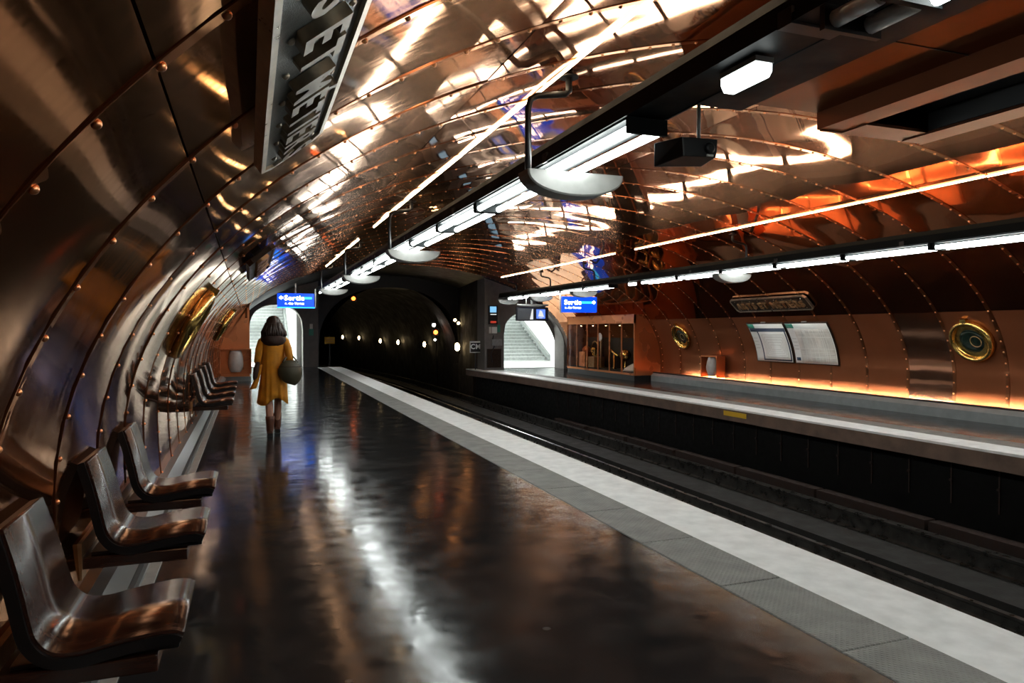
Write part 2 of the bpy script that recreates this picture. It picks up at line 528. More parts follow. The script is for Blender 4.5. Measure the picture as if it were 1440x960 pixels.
def strip_y(x0f, x1f, z0, z1, ys=YS):
    b = MB(); rr = [[(x0f(y), y, z0), (x1f(y), y, z0), (x1f(y), y, z1), (x0f(y), y, z1)] for y in ys]; b.rings(rr, True, False); return b


struct(strip_y(lambda y: xr(y) + .95, lambda y: 12.0, -.3, 0).build('floor_far_platform', 'floor'), 'narrow far platform floor mirroring the copper glow')
struct(strip_y(lambda y: xr(y), lambda y: xr(y) + .52, -.03, .002).build('trim_3', 'white_paint'), 'white painted edge line of the far platform')
struct(strip_y(lambda y: xr(y) + .52, lambda y: xr(y) + .95, -.3, .0).build('trim_4', 'tactile'), 'grey warning band of the far platform')
struct(strip_y(lambda y: xr(y) + .005, lambda y: xr(y) + .6, -.24, -.03).build('trim_5', 'concrete'), 'brown concrete nosing under the far platform edge')
pf = struct(strip_y(lambda y: xr(y) + .3, lambda y: xr(y) + .7, -1.5, -.24).build('wall_pit_far', 'tile_dark'), 'black tiled wall below the far platform')
bm_ = MB(); bm_.box(-.012, .0, 0, .018, -.85, -.30); bm_.box(-.03, .0, -.01, .03, -.55, -.52)
bme = bm_.mesh('cable_bracket', 'rust')
for k in range(26): y = 3 + .66 * k; link('cable_bracket', bme, pf, (xr(y) + .298, y, 0))
st = MB(); y0, y1 = 10.86, 11.52
st.box(xr(11) - .008, xr(11) + .004, y0, y1, -.15, -.06)
struct(st.build('trim_6', 'yellow'), 'small yellow plate on the brown nosing of the far platform')


def xt(y): return -.0033 * max(0, y - 30) ** 2


PATH = [(xt(y), y, 0) for y in [-7, 0, 10, 20, 28, 30, 33, 36, 39, 42, 45, 48, 52, 56, 60, 66]]
b = MB(); b.prism_path([(2.4, -1.5), (9.8, -1.5), (9.8, -1.30), (2.4, -1.30)], PATH)
struct(b.build('floor_track_bed', 'pit'), 'sooty dark track bed between the platforms')


def rail(x, label, h=.16):
    b = MB(); z = -1.30
    b.prism_path([(x - .06, z), (x + .06, z), (x + .06, z + .02), (x + .014, z + .04), (x + .014, z + h - .04), (x + .034, z + h - .03), (x + .034, z + h),
                  (x - .034, z + h), (x - .034, z + h - .03), (x - .014, z + h - .04), (x - .014, z + .04), (x - .06, z + .02)], PATH)
    return tag(b.build('rail', 'rail'), label, 'rail', 'running rails')


rail(4.15, 'running rail nearest the white platform edge')
rail(5.55, 'second running rail from the white platform edge')
rail(6.62, 'third running rail from the white platform edge, beside the grey walkway')
rail(7.98, 'shiny running rail closest to the far platform', .24)
for x0, x1, z1, mt, lb in ((6.86, 7.42, -1.14, 'pitgrey', 'flat grey concrete strip between the rails of the far track'), (5.0, 5.3, -1.16, 'pitgrey', 'grey concrete strip between the rails of the near track'),
                           (8.08, 8.16, -1.08, 'rail', 'thin steel guide bar beside the shiny far rail')):
    b = MB(); b.prism_path([(x0, -1.3), (x1, -1.3), (x1, z1), (x0, z1)], PATH); tag(b.build('track_strip', mt), lb, 'track')
gb = empty('cable_trough', (8.62, 3, -1.3)); tag(gb, 'rusty segmented cable trough at the foot of the far platform wall', 'trough')
seg = MB().box(-.10, .10, .02, 1.96, 0, .24).mesh('trough_cover', 'rust')
for k in range(12):
    if k < 8: link('trough_cover', seg, gb, (xr(4 + 2 * k) - 8.66, 2 * k, 0))
for k, (x, y) in enumerate(((7.1, 4.2), (5.9, 13.2), (6.1, 19.5))):
    b = MB().box(x - .16, x + .16, y - .25, y + .25, -1.139 if k == 0 else -1.3, -1.1); b.box(x - .10, x + .10, y - .18, y + .18, -1.1, -1.05)
    tag(b.build('track_box', 'rust'), ['low metal box on the grey strip of the far track, nearest', 'low metal box between the two tracks, middle distance', 'low metal box between the tracks, farthest along'][k], 'track box')

# kerbs along both walls
b = MB(); b.prism([(-.80, 0), (-.60, 0), (-.60, .035), (-.625, .035), (-.625, .10), (-.70, .17), (-.80, .17)], -7, 22.1)
struct(b.build('baseboard_left', 'kerb'), 'grey sloping kerb along the foot of the left copper wall')
b = MB(); b.box(-.645, -.622, -7, 22.1, .036, .099); b.build('shadow_slot', 'black', bpy.data.objects['baseboard_left'])
b = MB(); b.box(-.60, -.535, -7, 22.1, 0, .012); b.build('pale_joint', 'kerblight', bpy.data.objects['baseboard_left'])
b = MB(); b.prism([(11.16, 0), (11.42, 0), (11.42, .02), (11.245, .02), (11.245, .235), (11.22, .225), (11.16, .16)], -7, 18.3)
kr = struct(b.build('baseboard_right', 'kerb'), 'grey kerb along the foot of the right wall hiding the base lights')
b = MB(); b.box(11.222, 11.325, -7, 18.3, .2355, .262); b.build('dark_lip', 'black', kr)
for k in range(10):
    y = -4.0 + 2.1 * k
    t = empty('base_light', (11.285, y, .205)); tag(t, ORD[k] + ' linear light, counted from behind, hidden in the slot between right kerb and copper wall', 'base light', 'base lights of the right wall')
    MB().box(-.03, .03, 0, 2.06, -.03, .0).build('housing', 'black', t)
    MB().box(-.014, .014, .03, 2.03, .001, .026).build('tube', 'base', t)

# ------------------------------------------------------------------ end walls, tunnel, passages


def holed_wall(x0, x1, y0, y1, holes, top, zfloor, step=.08):
    xs = set([x0, x1])
    n = int((x1 - x0) / step)
    for i in range(n): xs.add(x0 + (x1 - x0) * i / n)
    for h in holes: xs.add(h[0]); xs.add(h[1])
    xs = sorted(xs); b = MB()
    for a, c in zip(xs, xs[1:]):
        if c - a < 1e-6: continue
        mid = (a + c) / 2; hole = None
        for h in holes:
            if h[0] < mid < h[1]: hole = h
        za, zc = (hole[2](a), hole[2](c)) if hole else (zfloor, zfloor)
        ta, tc = top(a), top(c)
        for y in (y0, y1): b.quad((a, y, za), (c, y, zc), (c, y, tc), (a, y, ta))
        if hole: b.quad((a, y0, za), (c, y0, zc), (c, y1, zc), (a, y1, za), smooth=True)
    for h in holes:
        for x in (h[0], h[1]): b.quad((x, y0, zfloor), (x, y1, zfloor), (x, y1, h[2](x)), (x, y0, h[2](x)))
    b.quad((x0, y0, zfloor), (x0, y1, zfloor), (x0, y1, top(x0)), (x0, y0, top(x0))); b.quad((x1, y0, zfloor), (x1, y1, zfloor), (x1, y1, top(x1)), (x1, y0, top(x1)))
    return b


def arch(x0, x1, spring, top, p=2.0):
    c, w = (x0 + x1) / 2, (x1 - x0) / 2
    return (x0, x1, lambda x: spring + (top - spring) * max(0, 1 - abs((x - c) / w) ** p) ** (1 / p))


YF, YR = 30.0, 25.2
vt = lambda x: vz(min(max(x, -.79), 11.5)) + .04
struct(holed_wall(-1.0, 2.66, YF, YF + .9, [arch(.02, 2.06, 1.5, 2.52, 2.4)], vt, 0).build('wall_far_left', 'pier'), 'end wall with an arched exit behind the walking person')
struct(holed_wall(2.66, 9.2, YF, YF + .9, [arch(2.68, 8.6, .9, 3.3, 2.2)], vt, -1.5).build('wall_tunnel_mouth', 'darkvault'), 'dark end wall around the tunnel mouth')
struct(holed_wall(8.98, 12.0, YR, YR + .9, [arch(9.0, 11.47, 1.35, 2.22, 2.4)], vt, 0).build('wall_far_right', 'pier'), 'end wall with the white arched exit on the far platform')
b = MB()
b.prism([(0, 0)] * 0 or [(8.24, 0), (8.999, 0), (8.999, 3.34), (8.24, 3.48)], YR, YR + .9)
rp = struct(b.build('trim_7', 'pier'), 'dark pier between the tunnel mouth and the white arch')
b = MB(); b.rings([[(8.24, YR + .9, -1.5), (8.6, YR + .9, -1.5), (8.6, YR + .9, 3.48), (8.24, YR + .9, 3.48)], [(8.6, YF, -1.5), (8.96, YF, -1.5), (8.96, YF, 3.5), (8.6, YF, 3.5)]], True, False)
struct(b.build('wall_pier_return', 'tunnel'), 'sooty return wall beside the tunnel mouth')
MB().box(-8, 14, -7.2, -7, -1.5, 4.2).build('wall_back', 'darkvault')['kind'] = 'structure'

# tunnel barrel
tp = []
for i in range(25):
    t = PI * i / 24; tp.append((5.64 - 3.0 * math.cos(t), -1.4 + 4.75 * max(0, math.sin(t)) ** .62))
b = MB(); rr = [[(x + dx, y, z) for x, z in tp] for dx, y, _ in PATH if y >= 30]
b.rings([r_ for r_ in rr], False, True, False)
struct(b.build('wall_tunnel', 'tunnel'), 'black curving tunnel beyond the station')
MB().box(-4, 6, 66, 66.2, -1.5, 4).build('wall_tunnel_end', 'tunnel')['kind'] = 'structure'

# passages with stairs


def passage(side, x0, x1, y0, ys, run, rise, n, sx0, label):
    yt = ys + run * n; zt = rise * n
    f = MB(); f.box(x0 - .2, x1 + .2, y0, ys, -.2, 0); f.box(x0 - .2, x1 + .2, yt, yt + 2.5, zt - .2, zt - .001); struct(f.build('floor_passage_' + side, 'passfloor'), 'pale floor of the ' + label)
    for nm, x, d in (('inner', x0, -.2), ('outer', x1, .2)):
        struct(MB().box(x, x + d, y0, yt + 2.5, -.2, zt + 3.2).build('wall_passage_%s_%s' % (side, nm), 'white_tile'), 'white %s wall of the %s' % (nm, label))
    struct(MB().box(x0 - .2, x1 + .2, yt + 2.5, yt + 2.7, 0, zt + 3.2).build('wall_passage_%s_end' % side, 'white_tile'), 'white end wall of the ' + label)
    c = MB(); c.prism([(0, 0)] * 0 or [(x0, 2.75), (x1, 2.75), (x1, 2.9), (x0, 2.9)], y0, ys)
    c.quad((x0, ys, 2.75), (x1, ys, 2.75), (x1, yt, 2.75 + zt), (x0, yt, 2.75 + zt)); c.quad((x0, yt, 2.75 + zt), (x1, yt, 2.75 + zt), (x1, yt + 2.5, 2.75 + zt), (x0, yt + 2.5, 2.75 + zt))
    struct(c.build('ceiling_passage_' + side, 'white_tile'), 'white ceiling of the ' + label)
    sx0 += .03
    t = empty('stairs', (sx0, ys, 0)); tag(t, 'grey stairs with pale nosings climbing inside the ' + label, 'stairs')
    for k in range(n):
        o = MB().box(0, x1 - sx0 - .16, run * k, run * (k + 1) + .02, 0, rise * (k + 1)).build('step', 'step', t)
        MB().box(0, x1 - sx0 - .16, run * k - .012, run * k + .07, rise * (k + 1), rise * (k + 1) + .012).build('nosing', 'nosing', o)
    w = x1 - sx0
    st = MB(); st.prism([(0, 0)] * 0 or [(w - .15, 0), (w - .02, 0), (w - .02, .01), (w - .15, .01)], -.3, 0)
    st.quad((w - .15, -.3, 0), (w - .15, run * n, rise * n), (w - .15, run * n, rise * n + .28), (w - .15, -.3, .28))
    st.quad((w - .15, -.3, .28), (w - .02, -.3, .28), (w - .02, run * n, rise * n + .28), (w - .15, run * n, rise * n + .28))
    st.quad((w - .15, -.3, 0), (w - .02, -.3, 0), (w - .02, -.3, .28), (w - .15, -.3, .28))
    st.build('stringer', 'step', t)
    for k, (yy, zz) in enumerate(((y0 + .5, 2.74), ((y0 + ys) / 2 + .6, 2.74), (ys + run * n * .5, 2.70 + zt * .5))):
        pl = empty('ceiling_panel_light', ((x0 + x1) / 2, yy, zz)); tag(pl, ['panel light just inside the arch of the ', 'panel light at the foot of the stairs of the ', 'panel light above the stairs of the '][k] + label, 'ceiling light')
        MB().box(-.75, .75, -.35, .35, -.06, -.01).build('frame', 'nosing', pl); MB().box(-.7, .7, -.3, .3, -.085, -.062).build('diffuser', 'passlamp', pl)


passage('left', -2.6, 1.86, YF + .9, 35.6, .30, .165, 17, -2.6, 'exit behind the walking person')
passage('right', 9.08, 14.15, YR + .9, 33.0, .32, .165, 15, 9.08, 'exit on the far platform')

# tunnel lamps on the outer tunnel wall
for k, (px, Y, z) in enumerate(((.2850, 29.2, .80), (.2362, 34.9, .80), (.1982, 40.3, .82), (.1731, 44.2, .84), (.1435, 49.3, .98), (.1213, 53.4, 1.0))):
    x = px * Y
    t = empty('tunnel_lamp', (x, Y, z)); tag(t, 'small tunnel wall lamp, ' + ORD[k] + ' from the tunnel mouth', 'tunnel lamp', 'lamps along the tunnel wall')
    q = 1.0 if k else 1.35
    MB().box(.02, .12, -.06, .06, -.22 * q, .12 * q).build('bracket', 'black', t)
    MB().lathe([(.02, -.14 * q), (.07 * q, -.10 * q), (.085 * q, .0), (.06 * q, .09 * q), (.02, .12 * q)], 10).build('bulb', 'lampwarm', t)


def bulb(name, x, y, z, r, mat, label, cat):
    t = empty(name, (x, y, z)); tag(t, label, cat)
    MB().box(-r * 1.6, r * 1.6, 0.0, .16, -r * 1.6, r * 1.6).build('housing', 'black', t)
    MB().lathe([(r * .4, 0), (r, .02), (r, .05)], 12, Matrix.Translation((0, -.05, 0)) @ Matrix.Rotation(-PI / 2, 4, 'X')).build('lens', mat, t)


bulb('signal_light', 4.35, 32, 2.90, .09, 'orange', 'orange signal hanging high in the tunnel mouth', 'signal')
bulb('signal_light', 7.98, 31.6, 1.40, .10, 'orange', 'orange signal lamp on the post right of the tunnel', 'signal')
bulb('signal_light', 7.90, 31.6, 1.73, .08, 'lampwhite', 'white lamp above the orange signal right of the tunnel', 'signal')
bulb('signal_light', 7.95, 31.6, 1.06, .05, 'lampwhite', 'small white lamp below the orange signal right of the tunnel', 'signal')
tag(MB().tube([(8.12, 31.8, -1.3), (8.05, 31.8, 1.9)], .035, 8).build('signal_post', 'black'), 'thin black post carrying the tunnel signals', 'post')
bulb('wall_bulb', 8.36, 29.7, 1.93, .06, 'lampwarm', 'upper of two small bulbs on the tunnel arch', 'bulb')
bulb('wall_bulb', 8.46, 29.5, 1.80, .06, 'lampwarm', 'lower of two small bulbs on the tunnel arch', 'bulb')
bulb('wall_bulb', 2.95, 50.2, 1.9, .10, 'lampwhite', 'high bulb deep in the tunnel on the left', 'bulb')
t = empty('yellow_plate', (3.32, 32.0, 1.05)); tag(t, 'yellow plate on a post left of the tunnel mouth', 'sign')
MB().box(-.22, .22, 0, .03, -.15, .15).build('plate', 'yellow', t); MB().box(-.03, .03, .03, .08, -2.35, .2).build('post', 'black', t)
for q in (.06, -.04): MB().box(-.17, .17, -.004, 0, q - .02, q + .01).build('print_line', 'bronze', t)


# ------------------------------------------------------------------ text


def glyphs(text, size, depth, spacing=.12, bold=.0):
    out = []; x = 0
    for ch in text:
        if ch == ' ': x += size * .38; continue
        c = bpy.data.curves.new('glyph', 'FONT'); c.body = ch; c.size = size; c.extrude = depth / 2; c.offset = bold; c.resolution_u = 3
        o = bpy.data.objects.new('glyph', c); COL.objects.link(o)
        dg = bpy.context.evaluated_depsgraph_get(); me = bpy.data.meshes.new_from_object(o.evaluated_get(dg))
        bpy.data.objects.remove(o); bpy.data.curves.remove(c)
        xs = [v.co.x for v in me.vertices]; x0, x1 = min(xs), max(xs)
        me.transform(Matrix.Translation((x - x0, 0, 0))); out.append(me); x += x1 - x0 + size * spacing
    return out, x - size * spacing


def text_mesh(text, size, depth, bold=0, spacing=.10):
    ms, w = glyphs(text, size, depth, spacing, bold); bm = bmesh.new()
    for m_ in ms: bm.from_mesh(m_)
    me = bpy.data.meshes.new('lettering'); bm.to_mesh(me); bm.free(); return me, w


# station name signs : local x = reading direction, local y = up the plate, local z = out of the wall
def name_sign(mat4, L_, H_, plate, lettermat, label, rimmat, rivets):
    t = empty('station_name_sign'); t.matrix_world = mat4; tag(t, label, 'sign', 'station name signs')
    c = .055
    def octa(l, h, c): return [(-l + c, -h), (l - c, -h), (l, -h + c), (l, h - c), (l - c, h), (-l + c, h), (-l, h - c), (-l, -h + c)]
    def slab(poly, z0, z1):
        b = MB(); b.rings([[(x, y, z0) for x, y in poly], [(x, y, z1) for x, y in poly]], True, False); return b
    slab(octa(L_ / 2 - .012, H_ / 2 - .012, c), -.02, .008).build('plate', plate, t)
    o_, i_ = octa(L_ / 2, H_ / 2, c), octa(L_ / 2 - .022, H_ / 2 - .022, c * .9)
    b = MB(); k = len(o_)
    rr = [[(x, y, -.03) for x, y in o_], [(x, y, .022) for x, y in o_], [(x, y, .022) for x, y in i_], [(x, y, .0) for x, y in i_]]
    b.rings(rr, False, False); b.build('rim', rimmat, t)
    for sx in (-.4, .4):
        MB().box(sx * L_ - .03, sx * L_ + .03, -.05, .05, -.09, -.021).build('wall_bracket', 'black', t)
    ms, w = glyphs('ARTS ET MÉTIERS', H_ * .60, .035, .16, .006)
    hy = H_ * .60 * .36
    sc = (L_ - .30) / w
    for m_ in ms:
        m_.transform(Matrix.Translation((-w / 2 * sc, -hy, .028)) @ Matrix.Diagonal((sc, 1, 1, 1)))
        m_.materials.append(M[lettermat]); link('letter', m_, t)
    if rivets:
        rm = MB().lathe([(.012, 0), (.011, .006), (.005, .011)], 8).mesh('stud', rimmat)
        for q in range(9):
            for sy in (-1, 1): link('stud', rm, t, (-L_ / 2 + .16 + (L_ - .32) * q / 8, sy * (H_ / 2 - .07), .012))
    return t


def wall_frame(side, y, z, off):
    x = vx(z, side); e = .02
    d = Vector((vx(z + e, side) - vx(z - e, side), 0, 2 * e)).normalized()      # up the wall
    rd = Vector((0, 1, 0)) if side == 'L' else Vector((0, -1, 0))
    n = rd.cross(d)
    return Matrix(((rd.x, d.x, n.x, x + n.x * off), (rd.y, d.y, n.y, y), (rd.z, d.z, n.z, z + n.z * off), (0, 0, 0, 1)))


name_sign(wall_frame('L', 2.19, 2.37, .07), 2.45, .34, 'signplate', 'letter', 'large cast metal station name plate overhead on the left wall', 'signrim', True)
name_sign(wall_frame('L', 9.0, 2.33, .07), 2.45, .34, 'bronzeplate', 'bronze', 'station name plate far along the left wall, seen almost edge-on', 'bronzeplate', False)
name_sign(wall_frame('R', 12.74, 2.11, .06), 2.42, .40, 'bronzeplate', 'bronze', 'dark bronze station name plate above the two maps on the right wall', 'signrim', True)


# portholes
def porthole(side, y, z, R, label):
    t = empty('porthole'); t.matrix_world = wall_frame(side, y, z, .035); tag(t, label, 'porthole', 'brass portholes')
    MB().lathe([(R * 1.04, -.055), (R * 1.04, .03), (R * 1.0, .055), (R * .93, .075), (R * .86, .07), (R * .80, .045), (R * .80, .0)], 36).build('brass_ring', 'brass', t)
    MB().lathe([(.001, .0), (R * .4, .006), (R * .81, -.008), (R * .81, -.03)][::-1], 32).build('glass_disc', 'greenglass', t)
    b = MB(); a_ = []
    for q in range(24): a_.append((.26 * R * math.cos(q * PI / 12) + .22 * R, .26 * R * math.sin(q * PI / 12), .02))
    b.tube(a_ + [a_[0]], .006, 6).build('inner_ring', 'bronze', t)
    MB().box(-.05, .05, R * .98, R * 1.16, -.01, .07).build('hinge', 'brass', t)
    rm = MB().lathe([(.012, 0), (.011, .006), (.004, .011)], 6).mesh('bolt', 'brass')
    for q in range(10): link('bolt', rm, t, (R * .95 * math.cos(q * PI / 5 + .3), R * .95 * math.sin(q * PI / 5 + .3), .062))


porthole('R', 8.48, 1.33, .365, 'brass porthole on the right wall, nearest, beside the frame edge')
porthole('R', 17.0, 1.33, .365, 'brass porthole on the right wall, left of the copper waste bin')
porthole('L', 7.75, 1.58, .365, 'nearer brass porthole on the left wall beyond the first seats')
porthole('L', 16.6, 1.62, .365, 'farther brass porthole on the left wall near the exit')


# wall maps (curved boards following the wall)
def wall_map(y0, y1, z0, z1, label, kind):
    t = empty('wall_map', (0, 0, 0)); tag(t, label, 'map', 'maps on the right wall')

    def patch(name, u0, u1, v0, v1, off, mat, parent, n=8, thick=.006):
        b = MB(); rr = []
        for i in range(n + 1):
            v = v0 + (v1 - v0) * i / n; z = z0 + (z1 - z0) * v; mm = wall_frame('R', 0, z, off); p = mm.translation; q = mm.col[2].to_3d() * -thick
            ya, yb = y1 + (y0 - y1) * u0, y1 + (y0 - y1) * u1
            rr.append([(p.x, ya, p.z), (p.x, yb, p.z), (p.x + q.x, yb, p.z + q.z), (p.x + q.x, ya, p.z + q.z)])
        b.rings(rr, True, True); return b.build(name, mat, parent)
    patch('backboard', -.02, 1.02, -.025, 1.025, .035, 'bronzeplate', t, 8, .03)
    pp = patch('sheet', 0, 1, 0, 1, .040, 'paper', t)
    patch('header', .0, .18, .89, 1, .0425, 'mapgreen', t, 3, .002)
    if kind == 'net':
        patch('band', .02, 1.0, .80, .89, .0425, 'mapblue', t, 3, .002)
        patch('navy_field', .2, .985, .02, .86, .0425, 'mapblue', t, 8, .002)
        patch('network_field', .235, .955, .06, .80, .0445, 'paper', t, 8, .002)
        for q in range(5): patch('map_line', .30 + .04 * q, .90 - .04 * q, .72 - .07 * q, .725 - .07 * q, .0460, 'lineg', t, 1, .001); patch('map_line', .30 + .04 * q, .90 - .04 * q, .12 + .05 * q, .125 + .05 * q, .0460, 'lineg', t, 1, .001)
        for q in range(5): patch('map_line', .30 + .04 * q, .305 + .04 * q, .14 + .05 * q, .72 - .07 * q, .0460, 'lineg', t, 5, .001); patch('map_line', .90 - .04 * q, .905 - .04 * q, .14 + .05 * q, .72 - .07 * q, .0460, 'lineg', t, 5, .001)
    else:
        patch('street_field', .16, .985, .02, .87, .0425, 'mapgrey', t, 8, .002)
        r_ = random.Random(4)
        for q in range(9):
            a = r_.uniform(.25, .9); patch('map_line', a, a + .01, .05, .84, .0440, 'line', t, 6, .001)
            v = r_.uniform(.08, .8); patch('map_line', .18, .97, v, v + .012, .0440, 'line', t, 1, .001)
        patch('legend_mark', .03, .13, .06, .14, .0425, 'mapblue', t, 1, .002)
    for q in range(4): patch('legend_line', .03, .14, .62 - .09 * q, .628 - .09 * q, .0430, 'lineg', t, 1, .001)
    for q in (.5,): patch('clip', q - .06, q + .06, 1.03, 1.05, .045, 'greysteel', t, 1, .03)


wall_map(12.80, 13.98, .78, 1.66, 'white network map with a navy frame, left of the pair on the right wall', 'net')
wall_map(11.50, 12.70, .78, 1.66, 'pale grey street map, right of the pair on the right wall', 'street')


# waste bins
def bin_(mat4, label, scale=1.0):
    t = empty('waste_bin'); t.matrix_world = mat4; tag(t, label, 'waste bin', 'copper waste bins')
    w, h, d = .34 * scale, .56 * scale, .26 * scale
    MB().box(-w, w, -.02, .0, -h * .05, h).build('back_plate', 'copper_box', t)
    for sx in (-1, 1):
        b = MB(); b.box(sx * w, sx * (w - .02), -d, -.02, 0, h); b.build('side_plate', 'copper_box', t)
    b = MB(); n = 14
    b.rings([[(-w + .01, -.03, h - .03), (-w + .01, -.03, h), (w - .01, -.03, h), (w - .01, -.03, h - .03)], [(-w + .01, -d, h - .03), (-w + .01, -d, h), (w - .01, -d, h), (w - .01, -d, h - .03)]], True, False)
    b.build('top_ring', 'copper_box', t)
    rr = []
    for i in range(9):
        v = i / 8; z = .03 + (h - .08) * v; r = (.30 + .7 * math.sin(PI * min(1, v * .75 + .12)) ** .8) * w * .50
        rr.append([(r * math.cos(a) + .01 * math.sin(5 * a + i), -d * .62 + r * .72 * math.sin(a), z) for a in [2 * PI * q / 14 for q in range(14)]])
    MB().rings(rr, True, True).build('bin_bag', 'bag_plastic', t)
    MB().box(-.03, .03, -.02, .10, h * .4, h * .65).build('wall_arm', 'bronze', t)


bin_(Matrix.Translation((11.44, 15.52, .28)) @ Matrix.Rotation(-PI / 2, 4, 'Z'), 'copper waste bin on the right wall between porthole and maps')
bin_(Matrix.Translation((-.36, 22.18, .26)), 'copper waste bin with clear bag against the copper box at the left end', 1.25)

# left copper end box
t = empty('copper_end_box', (-.4, 22.3, 0)); tag(t, 'orange copper box closing the left wall before the exit arch', 'box')
poly = [(vx(z, 'L') + .4, z) for z in (.14, .6, 1.0, 1.4, 1.8, 2.1, 2.33)] + [(.42, 2.33), (.42, .14)]
MB().prism(poly, 0, 1.6).build('copper_body', 'copper_box', t)
MB().box(-.4, .45, -.04, 1.6, 0, .139).build('plinth', 'kerb', t)
MB().box(.30, .36, -.02, -.001, 1.85, 2.15).build('plaque', 'copper_strip', t)

# ------------------------------------------------------------------ lighting booms


def boom(xc, label, dz):
    b = MB()
    b.prism([(xc - .12, 2.66), (xc + .12, 2.66), (xc + .12, 2.76), (xc + .09, 2.82), (xc - .09, 2.82), (xc - .12, 2.76)], -6.5, 24.2)
    t = tag(b.build('lighting_boom', 'darksteel'), label, 'lighting boom', 'lighting booms')
    for q in (-1, 1): MB().box(xc + q * .122, xc + q * .135, -6.5, 24.2, 2.655, 2.69).build('side_lip', 'darksteel', t)
    for k in range(12): MB().box(xc - .137, xc + .137, -5.2 + 2.5 * k, -5.12 + 2.5 * k, 2.65, 2.72).build('joint_band', 'black', t)
    t.location.z = dz
    return t


XL, XR2, DZL = 2.18, 8.57, .08
boom(XL, 'long dark steel boom carrying lamps over the near platform', DZL)
boom(XR2, 'long dark steel boom carrying lamps over the far platform edge', 0)


def lamp(proto, xc, y, L_, label, group):
    zl = 2.612 + (DZL if xc < 5 else 0)
    if proto is None:
        t = empty('fluorescent_lamp', (xc, y, zl)); tag(t, label, 'lamp', group)
        b = MB(); b.prism([(-.12, .030), (-.03, .015), (0, -.005), (.03, .015), (.12, .030), (.12, .038), (-.12, .038)], 0, L_); b.build('reflector', 'darksteel', t)
        for x in (-.095, .095):
            MB().tube([(x, .02, -.025), (x, L_ - .02, -.025)], .026, 10).build('tube', 'tube', t)
        for y_ in (-.006, L_ - .03): MB().box(-.13, .13, y_, y_ + .03, -.055, .037).build('end_cap', 'darksteel', t)
        return t
    t = copy_tree(proto); t.location = (xc, y, zl); tag(t, label, 'lamp', group); return t


p = None; PL = 1.49
ys = [3.62 + PL * k for k in range(14)]
ys = [y for y in ys if y < 22.8]
n = 0
for y in ys:
    if 15.3 < y < 16.3: continue
    q = lamp(p, XL, y, PL - .05, ORD[n] + ' lit twin-tube lamp beyond the hanging speaker on the near boom', 'lamps under the near boom'); p = p or q; n += 1
for k in range(4):
    lamp(p, XL, .44 - PL * k, PL - .05, ['twin-tube lamp at the top right corner, overhead on the near boom', 'twin-tube lamp right above the viewpoint', 'twin-tube lamp just behind the viewpoint', 'rearmost twin-tube lamp of the near boom'][k], 'lamps under the near boom')
n = 0
for k in range(20):
    y = -5.0 + PL * k
    if 14.0 < y < 15.2 or y > 22.4: continue
    lamp(p, XR2, y, PL - .05, ORD[n] + ' twin-tube lamp on the far boom, counted from behind the viewpoint', 'lamps under the far boom'); n += 1
# frosted cover end of the overhead lamp
t = empty('lamp_end_cover', (XL, 1.92, 2.68)); tag(t, 'unlit frosted end cover next to the overhead lamp at top right', 'lamp cover')
for x in (-.085, .085): MB().tube([(x, 0, 0), (x, .20, 0)], .034, 12).build('frosted_sleeve', 'tubeoff', t)
MB().box(-.14, .14, .20, .225, -.045, .05).build('end_cap', 'black', t)

# glowing strips added on the vault to imitate its reflected light line, one piece per copper panel
for xs, side, runs in ((2.10, 'near', ((-5, 12, 'long warm strip imitating a reflected glow on the vault above the near boom'), (14, 21, 'short far warm strip imitating a reflected glow on the vault above the near boom'))),
                       (8.40, 'far', ((-5, 14, 'long warm strip imitating a reflected glow on the vault above the far boom'), (15, 24, 'short far warm strip imitating a reflected glow on the vault above the far boom')))):
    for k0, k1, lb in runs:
        t = empty('added_glow_strip', (xs, Y0R + PITCH * k0, vz(xs))); tag(t, lb, 'added glow strip')
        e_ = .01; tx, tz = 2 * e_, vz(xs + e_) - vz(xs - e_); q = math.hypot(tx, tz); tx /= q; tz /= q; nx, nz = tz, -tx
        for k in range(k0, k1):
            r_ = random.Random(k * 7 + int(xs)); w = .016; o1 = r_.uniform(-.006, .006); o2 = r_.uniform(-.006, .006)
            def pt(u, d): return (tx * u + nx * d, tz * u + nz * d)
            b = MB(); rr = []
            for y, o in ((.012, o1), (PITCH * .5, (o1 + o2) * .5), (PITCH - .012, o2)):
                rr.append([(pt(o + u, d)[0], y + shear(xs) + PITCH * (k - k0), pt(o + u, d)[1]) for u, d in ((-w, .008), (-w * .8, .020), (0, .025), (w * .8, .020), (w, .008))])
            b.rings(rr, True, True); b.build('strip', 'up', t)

# wide dark cable tray over the near part of the near boom, emergency lamps, speaker
t = empty('cable_tray', (2.34, -2, 2.78)); tag(t, 'wide dark cable tray beside the near boom, top right', 'cable tray')
MB().box(-.02, .34, -3, 5.45, 0, .10).build('tray', 'darksteel', t); MB().box(.34, .36, -3, 5.45, 0, .13).build('tray_side', 'darksteel', t); MB().box(.12, .15, -3, 5.45, .101, .13).build('cable', 'black', t)


def emergency(x, y, label):
    t = empty('emergency_lamp', (x, y, 2.59 + (DZL if x < 5 else 0))); tag(t, label, 'emergency lamp', 'emergency lamps')
    MB().box(-.05, .05, -.13, .13, .035, .06).build('base', 'greysteel', t)
    b = MB(); b.prism([(-.045, .034), (.045, .034), (.045, -.0), (.028, -.03), (-.028, -.03), (-.045, -.0)], -.125, .125); b.build('diffuser', 'emerg', t)


